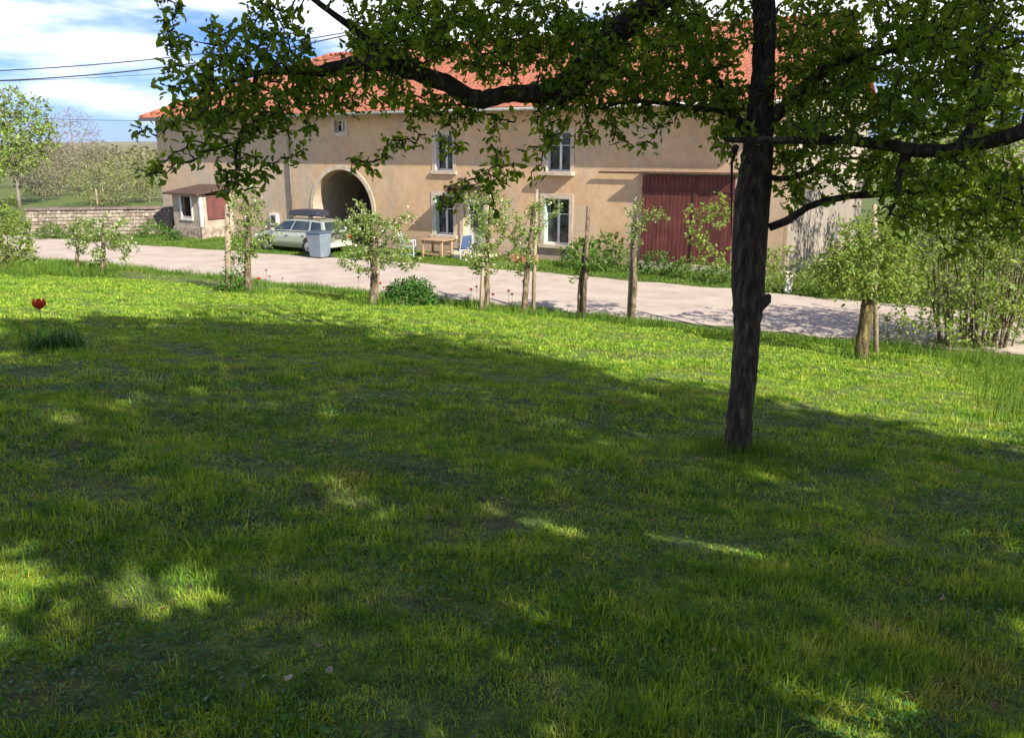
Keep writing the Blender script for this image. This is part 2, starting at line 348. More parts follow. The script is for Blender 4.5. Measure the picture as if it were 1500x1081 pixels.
# ================================================================== FARMHOUSE (local: x along the facade, y into the house)
HR = math.atan2(-.542, .840); HL = Vector((-3.06, 38.4, GZ))
house = empty('farmhouse', HL, 'long two storey farmhouse with ochre rendered walls and orange tiled roof across the road', 'house', rz=HR)
def render_mat(name, base, lo, hi, stain):
    m = mat(name, base, .95); t = m.node_tree; b = t.nodes['Principled BSDF']; tcn = N(t, 'ShaderNodeTexCoord')
    def ns(sc, det, scale=(1, 1, 1)):
        mp = N(t, 'ShaderNodeMapping'); mp.inputs['Scale'].default_value = scale; t.links.new(tcn.outputs['Object'], mp.inputs[0])
        n = N(t, 'ShaderNodeTexNoise'); n.inputs['Scale'].default_value = sc; n.inputs['Detail'].default_value = det; n.inputs['Roughness'].default_value = .6; t.links.new(mp.outputs[0], n.inputs['Vector']); return n.outputs[0]
    r = N(t, 'ShaderNodeValToRGB'); e = r.color_ramp.elements; e[0].position = .3; e[0].color = (*lo, 1); e[1].position = .7; e[1].color = (*hi, 1); q = e.new(.5); q.color = (*base, 1)
    t.links.new(ns(.45, 8), r.inputs[0])
    mr = N(t, 'ShaderNodeMapRange'); mr.inputs[1].default_value = .5; mr.inputs[2].default_value = .75; mr.inputs[4].default_value = .8; t.links.new(ns(.9, 9, (1, 1, .28)), mr.inputs[0])
    mx = N(t, 'ShaderNodeMix', data_type='RGBA'); mx.inputs[7].default_value = (*stain, 1); t.links.new(mr.outputs[0], mx.inputs[0]); t.links.new(r.outputs[0], mx.inputs[6])
    t.links.new(mx.outputs[2], b.inputs['Base Color'])
    sp = N(t, 'ShaderNodeSeparateXYZ'); t.links.new(tcn.outputs['Object'], sp.inputs[0])
    dz = N(t, 'ShaderNodeMapRange'); dz.inputs[1].default_value = 1.5; dz.inputs[2].default_value = .1; t.links.new(sp.outputs[2], dz.inputs[0])
    nm = N(t, 'ShaderNodeMath', operation='MULTIPLY'); t.links.new(dz.outputs[0], nm.inputs[0]); t.links.new(ns(1.6, 8), nm.inputs[1])
    nr_ = N(t, 'ShaderNodeMapRange'); nr_.inputs[1].default_value = .18; nr_.inputs[2].default_value = .5; nr_.inputs[4].default_value = .8; t.links.new(nm.outputs[0], nr_.inputs[0])
    m2 = N(t, 'ShaderNodeMix', data_type='RGBA'); m2.inputs[7].default_value = (.3, .25, .19, 1); t.links.new(nr_.outputs[0], m2.inputs[0]); t.links.new(mx.outputs[2], m2.inputs[6])
    pv = N(t, 'ShaderNodeMapRange'); pv.inputs[1].default_value = .56; pv.inputs[2].default_value = .6; pv.inputs[4].default_value = .5; t.links.new(ns(.33, 3), pv.inputs[0])
    m3 = N(t, 'ShaderNodeMix', data_type='RGBA'); m3.inputs[7].default_value = (.44, .37, .28, 1); t.links.new(pv.outputs[0], m3.inputs[0]); t.links.new(m2.outputs[2], m3.inputs[6]); gx = N(t, 'ShaderNodeMapRange'); gx.inputs[1].default_value = -3.5; gx.inputs[2].default_value = -9.0; gx.inputs[3].default_value = -.2; gx.inputs[4].default_value = .35; t.links.new(sp.outputs[0], gx.inputs[0])
    ga = N(t, 'ShaderNodeMath', operation='ADD'); t.links.new(gx.outputs[0], ga.inputs[0]); t.links.new(ns(.5, 6), ga.inputs[1])
    gm = N(t, 'ShaderNodeMapRange'); gm.inputs[1].default_value = .6; gm.inputs[2].default_value = .85; gm.inputs[4].default_value = .65; t.links.new(ga.outputs[0], gm.inputs[0])
    m4 = N(t, 'ShaderNodeMix', data_type='RGBA'); m4.inputs[7].default_value = (.4, .34, .27, 1); t.links.new(gm.outputs[0], m4.inputs[0]); t.links.new(m3.outputs[2], m4.inputs[6])
    fn = N(t, 'ShaderNodeMapRange'); fn.inputs[1].default_value = .35; fn.inputs[2].default_value = .65; fn.inputs[3].default_value = .9; fn.inputs[4].default_value = 1.08; t.links.new(ns(3.2, 10, (1, 1, .8)), fn.inputs[0])
    m5 = N(t, 'ShaderNodeMix', data_type='RGBA', blend_type='MULTIPLY'); m5.inputs[0].default_value = 1; t.links.new(m4.outputs[2], m5.inputs[6]); t.links.new(fn.outputs[0], m5.inputs[7]); t.links.new(m5.outputs[2], b.inputs['Base Color'])
    bb = N(t, 'ShaderNodeBump'); bb.inputs['Strength'].default_value = .35; bb.inputs['Distance'].default_value = .03; t.links.new(ns(5, 9), bb.inputs['Height']); t.links.new(bb.outputs[0], b.inputs['Normal'])
    return m
M['wall'] = render_mat('ochre lime render', (.55, .375, .22), (.5, .315, .185), (.6, .43, .28), (.4, .33, .25))
M['gable'] = render_mat('darker grey render', (.25, .215, .18), (.2, .17, .14), (.31, .27, .23), (.16, .14, .12))  # darker and greyer than the facade render
M['stone'] = mat('pale stone trim', (.5, .43, .33), .9, noise=(3, 6), stops=[(.35, (.42, .34, .24)), (.65, (.58, .5, .4))], bump=(20, .3))
M['white'] = mat('white painted wood', (.62, .62, .6), .5, noise=(3, 4), stops=[(.35, (.52, .52, .5)), (.65, (.7, .7, .68))])
M['mint'] = mat('mint green painted wood', (.35, .55, .43), .55, noise=(4, 4), stops=[(.35, (.3, .5, .38)), (.65, (.42, .6, .5))])
M['glass'] = mat('dark window glass', (.012, .014, .018), .08, spec=.6, noise=(2.2, 3), stops=[(.4, (.008, .009, .012)), (.62, (.07, .08, .085))])
M['wood_dark'] = mat('dark old planks', (.05, .035, .025), .85, noise=(6, 5), stops=[(.3, (.03, .02, .014)), (.7, (.09, .06, .04))], bump=(12, .5, (1, 1, .05)))
M['red'] = mat('oxblood painted planks', (.22, .045, .035), .75, noise=(2.5, 6), stops=[(.3, (.075, .02, .018)), (.5, (.12, .028, .024)), (.72, (.18, .05, .038))], bump=(18, .4, (1, 1, .05)))
M['red_dark'] = mat('dark red beam', (.09, .025, .02), .8)
M['iron'] = mat('rusty iron', (.09, .05, .035), .7, noise=(8, 4), stops=[(.3, (.05, .035, .03)), (.7, (.16, .08, .045))])
M['zinc'] = mat('weathered zinc', (.32, .31, .29), .6, metal=.3, noise=(3, 4), stops=[(.3, (.24, .23, .21)), (.7, (.38, .37, .35))])
M['curtain'] = mat('net curtain', (.4, .42, .42), .9, noise=(8, 3), stops=[(.3, (.3, .32, .33)), (.7, (.48, .5, .5))])
def roof_mat():
    m = mat('orange clay tiles', (.5, .16, .07), .9); t = m.node_tree; b = t.nodes['Principled BSDF']; tcn = N(t, 'ShaderNodeTexCoord')
    br = N(t, 'ShaderNodeTexBrick'); br.inputs['Scale'].default_value = 1; br.inputs['Brick Width'].default_value = .26; br.inputs['Row Height'].default_value = .33; br.inputs['Mortar Size'].default_value = .022; br.inputs['Mortar Smooth'].default_value = .3
    br.inputs['Color1'].default_value = (.48, .15, .08, 1); br.inputs['Color2'].default_value = (.32, .105, .06, 1); br.inputs['Mortar'].default_value = (.2, .07, .04, 1)
    t.links.new(tcn.outputs['Object'], br.inputs['Vector'])
    n = N(t, 'ShaderNodeTexNoise'); n.inputs['Scale'].default_value = .8; n.inputs['Detail'].default_value = 8; t.links.new(tcn.outputs['Object'], n.inputs['Vector'])
    mr = N(t, 'ShaderNodeMapRange'); mr.inputs[1].default_value = .52; mr.inputs[2].default_value = .74; mr.inputs[4].default_value = .55; t.links.new(n.outputs[0], mr.inputs[0])
    mx = N(t, 'ShaderNodeMix', data_type='RGBA'); mx.inputs[7].default_value = (.26, .13, .08, 1); t.links.new(mr.outputs[0], mx.inputs[0]); t.links.new(br.outputs[0], mx.inputs[6]); t.links.new(mx.outputs[2], b.inputs['Base Color'])
    bb = N(t, 'ShaderNodeBump'); bb.inputs['Strength'].default_value = .8; bb.inputs['Distance'].default_value = .04; t.links.new(br.outputs['Fac'], bb.inputs['Height']); bb.invert = True; t.links.new(bb.outputs[0], b.inputs['Normal'])
    return m
M['roof'] = roof_mat()

def flat_holes(name, outer, holes, thick, m, parent, y0=0.0):
    """vertical slab in local x-z with openings; front face at y=y0, going in by thick"""
    cu = bpy.data.curves.new(name + '_c', 'CURVE'); cu.dimensions = '2D'; cu.fill_mode = 'BOTH'; cu.extrude = thick / 2
    for ring in [outer] + holes:
        sp = cu.splines.new('POLY'); sp.points.add(len(ring) - 1); sp.use_cyclic_u = True
        for p, c in zip(sp.points, ring): p.co = (c[0], c[1], 0, 1)
    ob = bpy.data.objects.new('tmp', cu); COL.objects.link(ob); bpy.context.view_layer.update()
    me = bpy.data.meshes.new_from_object(ob.evaluated_get(bpy.context.evaluated_depsgraph_get()))
    bpy.data.objects.remove(ob)
    for v in me.vertices: x, y, z = v.co; v.co = (x, y0 + thick / 2 + z, y)
    me.materials.clear(); me.name = name
    return link(name, me, m, parent, world=False)
def rect(x0, x1, z0, z1): return [(x0, z0), (x1, z0), (x1, z1), (x0, z1)]
def arch(x0, x1, z0, zs, rise, n=20):
    c = (x0 + x1) / 2; r = (x1 - x0) / 2
    return [(x0, z0), (x1, z0)] + [(c + r * math.cos(t), zs + rise * math.sin(t)) for t in [math.pi * i / n for i in range(n + 1)]]
XL, XR, DEP = -19.9, 15.0, 13.0
wins = dict(attic=(-6.34, -5.66, 5.22, 5.8), up1=(-.38, .6, 3.56, 5.1), up2=(5.3, 6.42, 3.6, 5.15), gf1=(-.46, .58, .78, 2.5), gf2=(5.2, 6.4, .68, 2.55))
AR = (-8.0, -4.15, 0.0, 1.6, 1.95)
DOOR = (1.15, 2.25, .12, 2.42); BARN = (9.7, 13.2, .35, 3.5)
holes = [rect(*w) for w in wins.values()] + [arch(*[AR[0], AR[1], .02, AR[3], AR[4]]), rect(*DOOR), rect(*BARN)]
flat_holes('facade_wall', rect(XL, XR, -.3, 6.45), holes, .5, M['wall'], house)
MB().poly([(XR, 0.0, -.3), (XR, DEP, -.3), (XR, DEP, 6.4), (XR, 6.5, 9.42), (XR, 0.0, 6.44)]).poly([(XR - .5, 0.5, -.3), (XR - .5, DEP, -.3), (XR - .5, DEP, 6.4), (XR - .5, 6.5, 9.42), (XR - .5, 0.5, 6.44)]).build('gable_wall', M['gable'], house, world=False)
MB().box(XL, XL + .5, .5, DEP, -.3, 6.4).box(XL + .5, XR - .5, DEP - .5, DEP, -.3, 6.4).build('rear_wall', M['gable'], house, world=False)
MB().box(XL + .5, XR - .5, .5, DEP - .5, 6.3, 6.35).build('attic_floor', M['wood_dark'], house, world=False)
# roof: front and back slopes, left hip, right gable; each slope has its own mesh laid in its plane so the tile rows follow it
RZ, EZ = 9.55, 6.12; yE, yR = -.72, 6.5; xe0, xe1, xr0 = XL - .3, XR + .35, XL + 7.2
def slope_mesh(name, pts, thick=.1):
    """planar polygon with world(local-house) corners; object axes: x along eave, y up the slope"""
    o = Vector(pts[0]); ux = (Vector(pts[1]) - o).normalized(); nz_ = None
    nn = ux.cross(Vector(pts[-1]) - o).normalized(); uy = nn.cross(ux)
    mtx = Matrix((ux, uy, nn)).transposed().to_4x4(); mtx.translation = o; inv = mtx.inverted()
    L = [inv @ Vector(p) for p in pts]; mb = MB(); k = len(L)
    mb.poly([(p.x, p.y, 0) for p in L]); mb.poly([(p.x, p.y, -thick) for p in reversed(L)])
    for i in range(k):
        a, b = L[i], L[(i + 1) % k]; mb.poly([(a.x, a.y, 0), (a.x, a.y, -thick), (b.x, b.y, -thick), (b.x, b.y, 0)])
    ob = mb.build(name, M['roof'], house, world=False); ob.matrix_local = mtx; return ob
yB = 13.7
s1 = slope_mesh('roof', [(xe0, yE, EZ), (xe1, yE, EZ), (xe1, yR, RZ), (xr0, yR, RZ)])
slope_mesh('roof', [(xe1, yB, EZ), (xe0, yB, EZ), (xr0, yR + .01, RZ), (xe1, yR + .01, RZ)])
slope_mesh('roof', [(xe0, yB, EZ), (xe0, yE, EZ), (xr0, yR, RZ)])
rd = MB(); 
for k in range(70):
    x = xr0 + (xe1 - xr0) * k / 70; rd.tube([(x, yR, RZ + .02), (x + .42, yR, RZ + .045)], [.1, .12], 8)
for k in range(20):
    a = Vector((xe0, yE, EZ)); b = Vector((xr0, yR, RZ)); p = a.lerp(b, k / 20); q = a.lerp(b, (k + 1.1) / 20); rd.tube([p + Vector((0, 0, .02)), q + Vector((0, 0, .045))], [.1, .12], 8)
rd.build('ridge_tiles', M['roof'], house, world=False, smooth=True)
gt = MB().tube([(xe0, yE - .05, EZ - .1), (xe1, yE - .05, EZ - .1)], .075, 10); gt.build('gutter', M['zinc'], house, world=False, smooth=True)
MB().box(xe0 + .05, xe1 - .02, yE - .05, -.004, EZ - .15, EZ - .12).build('soffit', M['zinc'], house, world=False)
dp = MB().tube([(-9.4, yE, EZ - .15), (-9.4, -.1, EZ - .55), (-9.4, -.1, 0)], .05, 10); dp.build('downpipe', M['zinc'], house, world=False, smooth=True)
M['brick'] = mat('dark chimney brick', (.13, .09, .065), .9, noise=(6, 5), stops=[(.3, (.09, .06, .045)), (.7, (.2, .13, .09))], bump=(14, .5))
ch = MB().box(3.2, 3.85, 6.1, 6.9, 9.1, 11.4).box(3.13, 3.92, 6.03, 6.97, 11.4, 11.55); ch.build('chimney', M['brick'], s1, world=False).matrix_parent_inverse = s1.matrix_local.inverted()
ch = MB().box(-11.1, -10.7, 6.2, 6.6, 9.3, 10.35).box(-11.15, -10.65, 6.15, 6.65, 10.35, 10.42); ch.build('chimney', M['brick'], s1, world=False).matrix_parent_inverse = s1.matrix_local.inverted()
mast = MB().tube([(-10.2, 6.3, 9.4), (-10.2, 6.3, 10.9)], .035, 8).tube([(-10.35, 6.3, 10.7), (-10.05, 6.3, 10.7)], .02, 6); mast.build('cable_mast', M['iron'], house, world=False)

def window(key, x0, x1, z0, z1, fm, sillout=.12, surround=True, shut=None, bars=2, cross=1, curtain=False):
    w = flat_holes('window', rect(x0 - .17, x1 + .17, z0 - .05, z1 + .18), [rect(x0 + .01, x1 - .01, z0 + .01, z1 - .01)], .06, M['stone'], house, y0=-.025)
    fr = MB(); y = .2; t = .06
    fr.box(x0, x0 + t, y, y + .06, z0, z1).box(x1 - t, x1, y, y + .06, z0, z1).box(x0 + t, x1 - t, y, y + .06, z1 - t, z1).box(x0 + t, x1 - t, y, y + .06, z0, z0 + t + .02)
    if bars == 2: c = (x0 + x1) / 2; fr.box(c - .05, c + .05, y - .01, y + .062, z0 + t + .02, z1 - t)
    for k in range(cross):
        zc = z0 + (z1 - z0) * (.66 if cross == 1 else (k + 1) / (cross + 1)); fr.box(x0 + t, x1 - t, y + .012, y + .05, zc - .015, zc + .015)
    fr.build('frame', fm, w, world=False); MB().box(x0 + .02, x1 - .02, y + .035, y + .045, z0 + .02, z1 - .02).build('pane', M['glass'], w, world=False)
    MB().box(x0 - .2, x1 + .2, -sillout, .19, z0 - .14, z0 - .001 + .0).build('sill', M['stone'], w, world=False)
    if shut: MB().box(x0 + .012, x0 + .05, -.02, .19, z0 + .02, z1 - .02).build('shutter', shut, w, world=False); MB().box(x1 - .05, x1 - .012, .05, .19, z0 + .02, z1 - .02).build('shutter', shut, w, world=False)
    return w
window('attic', *wins['attic'], M['white'], .04, bars=2, cross=1)
w = window('up1', *wins['up1'], M['white'], .1, shut=M['white'], cross=1); 
w = window('up2', *wins['up2'], M['white'], .28, shut=M['white'], cross=1)
window('gf1', *wins['gf1'], M['white'], .12, shut=M['mint'], cross=1)
window('gf2', *wins['gf2'], M['white'], .12, shut=M['mint'], cross=1)
# arch
x0, x1, z0, zs, ri = AR
flat_holes('arch_surround', arch(x0 - .2, x1 + .2, 0.0, zs, ri + .2), [arch(x0 + .01, x1 - .01, -.02, zs, ri - .01)], .07, M['stone'], house, y0=-.035)
ad_ = MB(); n_ = 16
for k in range(n_):
    xa = x0 - .3 + (x1 - x0 + .6) * k / n_; xb = x0 - .3 + (x1 - x0 + .6) * (k + 1) / n_; ad_.box(xa + .008, xb - .008, 3.15 + .01 * (k % 2), 3.22, 0, 3.7)
c = (x0 + x1) / 2
ad = ad_.build('arched_door', M['wood_dark'], house, world=False)
MB().box(x0 - .3, x1 + .3, 3.09, 3.14, 2.2, 2.36).box(c - .07, c + .07, 3.09, 3.14, 0, 2.19).build('crossbar', M['wood_dark'], ad, world=False)
pr = MB(); prof = arch(x0, x1, 0, zs, ri)[1:] + [(x0, 0)]
for a, b in zip(prof[:-1], prof[1:]): pr.poly([(a[0], .5, a[1]), (b[0], .5, b[1]), (b[0], 3.3, b[1]), (a[0], 3.3, a[1])])
pr.build('porch_vault', M['gable'], house, world=False)
# entrance door under a small canopy
d0, d1, dz0, dz1 = DOOR
dr = flat_holes('entrance_door', rect(d0, d1, dz0, dz1), [rect(d0 + .2, d1 - .2, 1.15, 2.2)], .06, M['white'], house, y0=.15)
MB().box(d0 + .18, d1 - .18, .17, .18, 1.13, 2.22).build('pane', M['glass'], dr, world=False)
MB().tube([(d1 - .12, .14, 1.05), (d1 - .12, .08, 1.05), (d1 - .22, .08, 1.05)], .012, 6).build('handle', M['iron'], dr, world=False)
flat_holes('door_surround', rect(d0 - .2, d1 + .2, .0, dz1 + .2), [rect(d0, d1, .12, dz1)], .09, M['stone'], house, y0=-.05)
MB().box(.62, 2.6, -.75, -.002, 2.86, 2.96).box(.7, .78, -.6, -.004, 2.6, 2.855).box(2.44, 2.52, -.6, -.004, 2.6, 2.855).build('door_canopy', M['wood_dark'], house, world=False)
MB().box(.5, 2.9, -1.0, -.003, -.05, .1).build('door_step', M['stone'], house, world=False, bevel=.01)
# barn door with sliding rail
b0, b1, bz0, bz1 = BARN
bd = MB(); n_ = 22
for k in range(n_):
    xa = b0 - .1 + (b1 - b0 + .1) * k / n_; xb = b0 - .1 + (b1 - b0 + .1) * (k + 1) / n_
    bd.box(xa + .006, xb - .006, -.12 - .004 * (k % 2), -.07, bz0 - .02, bz1 + .02)
bdo = bd.build('barn_door', M['red'], house, world=False)
MB().box(b0 - .1, b1, -.16, -.126, 2.96, 3.06).box(11.68, 11.8, -.16, -.126, bz0, 2.955).box(11.68, 11.8, -.16, -.126, 3.065, bz1).build('door_brace', M['red_dark'], bdo, world=False)
MB().box(b0 - .15, b1 + .2, -.42, -.002, bz1 + .1, bz1 + .17).build('door_hood', M['iron'], house, world=False)
MB().tube([(7.75, -.14, 3.62), (12.6, -.14, 3.62)], .04, 8).build('sliding_rail', M['iron'], house, world=False)
MB().box(b1 - .02, b1 + .5, -.03, -.002, .0, 3.6).box(b0 - .1, b1 + .5, -.25, -.002, .0, .3).build('door_sill', M['stone'], house, world=False)
mb = MB().box(-11.0, -10.5, -.18, -.002, .72, 1.3).build('meter_box', M['white'], house, world=False, bevel=.01)
MB().box(-10.9, -10.6, -.19, -.182, .82, 1.2).build('meter_window', M['glass'], mb, world=False)

# ================================================================== SHED at the left corner (house axes)
sh = empty('shed', HL + Vector((.840 * -15.1, -.542 * -15.1, 0)) + Vector((.542, .84, 0)) * -2.05, 'small lean-to shed with dark brown roof and open window against the house', 'shed', rz=HR)
M['plaster'] = mat('greyish plaster', (.42, .37, .31), .9, noise=(2, 6), stops=[(.3, (.26, .21, .17)), (.7, (.42, .37, .3))], bump=(14, .4))
M['rubble'] = mat('rubble stone', (.3, .24, .2), .95, noise=(5, 6), stops=[(.3, (.14, .11, .09)), (.5, (.3, .24, .19)), (.7, (.5, .42, .35))], bump=(7, 1))
M['red_dark2'] = mat('faded dark red planks', (.12, .035, .03), .8, noise=(2, 5), stops=[(.3, (.07, .03, .03)), (.7, (.17, .05, .045))])
M['tin'] = mat('dark brown roof sheet', (.07, .04, .032), .7, noise=(3, 4), stops=[(.3, (.045, .028, .024)), (.7, (.11, .06, .045))])
flat_holes('wall', rect(-1.1, 1.1, .55, 2.2), [rect(-.38, .38, 1.1, 2.1)], .2, M['plaster'], sh)
MB().box(1.0, 1.1, .2, .4, .0, 2.2).box(1.0, 1.1, 1.75, 2.04, 0, 2.2).box(1.0, 1.1, .4, 1.75, 0, .9).box(-1.1, -1.0, .2, 2.04, 0, 2.2).build('wall', M['plaster'], sh, world=False)
MB().box(-1.16, 1.16, -.06, 2.03, -.1, .55).build('stone_base', M['rubble'], sh, world=False)
MB().box(-.5, -.38, -.03, .1, 1.0, 2.15).box(.38, .5, -.03, .1, 1.0, 2.15).box(-.5, .5, -.06, .1, .9, .995).build('window_frame', M['white'], sh, world=False)
MB().box(1.02, 1.14, -.03, .12, .6, 2.19).build('corner_post', M['white'], sh, world=False)
MB().box(-.6, .6, .6, .65, .9, 2.15).build('inner_wall', M['wood_dark'], sh, world=False)
MB().box(1.04, 1.13, .42, 1.73, .95, 2.15).build('door', M['red_dark2'], sh, world=False)
r_ = MB(); r_.v += [(-1.4, -.35, 2.2), (1.35, -.35, 2.2), (1.35, 2.04, 2.55), (-1.4, 2.04, 2.55), (-1.4, -.35, 2.3), (1.35, -.35, 2.3), (1.35, 2.04, 2.65), (-1.4, 2.04, 2.65)]
r_.f += [(0, 3, 2, 1), (4, 5, 6, 7), (0, 1, 5, 4), (1, 2, 6, 5), (2, 3, 7, 6), (3, 0, 4, 7)]; r_.build('roof', M['tin'], sh, world=False)

# ================================================================== STONE WALL
def stone_wall(name, p0, p1, h, th, label, seed, n_h=8, coping=True):
    r = random.Random(seed); p0 = Vector(p0); p1 = Vector(p1); L = (p1 - p0).length; ang = math.atan2(p1.y - p0.y, p1.x - p0.x)
    e = empty(name, p0, label, 'wall', rz=ang); mb = MB(); z = -.15; rows = n_h
    for k in range(rows):
        hh = (h + .15) / rows; x = -r.uniform(0, .2)
        while x < L:
            w = r.uniform(.1, .42); o = r.uniform(0, .07)
            mb.box(max(x, 0) + .008, min(x + w, L) - .008, -o, th + o, z + r.uniform(0, .02), z + hh - r.uniform(0, .03), top=(.02, .02)); x += w
        z += hh
    MB().box(0.02, L - .02, .04, th - .04, -.2, h - .05).build('mortar_core', M['plaster'], e, world=False)
    s = mb.build('stones', mat('wall stones', (.3, .24, .2), .95, noise=(3, 6, .35), stops=[(0, (.1, .08, .065)), (.35, (.2, .155, .125)), (.6, (.28, .23, .19)), (1, (.37, .33, .28))], island=True, bump=(9, .8)), e, world=False)
    if coping:
        cp = MB(); x = 0
        while x < L: w = r.uniform(.4, .7); cp.box(x + .01, min(x + w, L) - .01, -.1, th + .1, h + .005, h + .11 + r.uniform(-.015, .02)); x += w
        cp.build('coping', mat('dark coping', (.15, .12, .1), .95, noise=(3, 5), stops=[(.3, (.1, .08, .07)), (.7, (.24, .19, .16))], bump=(9, .8)), e, world=False)
    return e
stone_wall('stone_wall', (-25.6, 45.5, GZ), (-18.4, 46.9, GZ), 1.35, .45, 'long low rubble stone wall with dark coping running left from the shed', 2)
M['terracotta'] = mat('terracotta', (.5, .2, .1), .85, noise=(4, 4), stops=[(.3, (.42, .16, .08)), (.7, (.58, .27, .15))])

# ================================================================== CABLES and POLE
pole = empty('utility_pole', (-40, 46, GZ), 'wooden utility pole beyond the left edge carrying the cables', 'utility pole')
MB().tube([(-40, 46, GZ), (-40, 46, GZ + 8.6)], [.16, .11], 12).build('post', M['bark_far'], pole, smooth=True)
MB().box(-40.7, -39.3, 45.94, 46.06, GZ + 8.0, GZ + 8.12).build('crossarm', M['bark_far'], pole)
Rm = Matrix.Rotation(HR, 4, 'Z'); mtop = HL + (Rm @ Vector((-10.2, 6.3, 10.7)))
M['cable'] = mat('black cable', (.03, .03, .035), .6)
cab = [((-40.6, 46, GZ + 8.35), mtop, .9, .03, 'upper thick black overhead cable sagging left of the house roof'),
       ((-39.6, 46, GZ + 8.2), mtop + Vector((0, 0, -.1)), 1.25, .035, 'thick overhead cable bundle just under the topmost cable'),
       ((-40.3, 46, GZ + 7.9), mtop + Vector((.1, 0, -1.3)), .6, .014, 'thin overhead wire third from the top in front of the sky'),
       ((-40.0, 46, GZ + 7.3), HL + (Rm @ Vector((-20.1, .3, 6.0))), .35, .014, 'lowest thin overhead wire above the bare tree')]
for a, b, sag, r, lab in cab:
    a = Vector(a); b = Vector(b); pts = [a.lerp(b, t / 30) - Vector((0, 0, sag * 4 * (t / 30) * (1 - t / 30))) for t in range(31)]
    tag(MB().tube(pts, r, 6).build('power_cable', M['cable'], smooth=True), lab, 'cable', 'overhead cables')

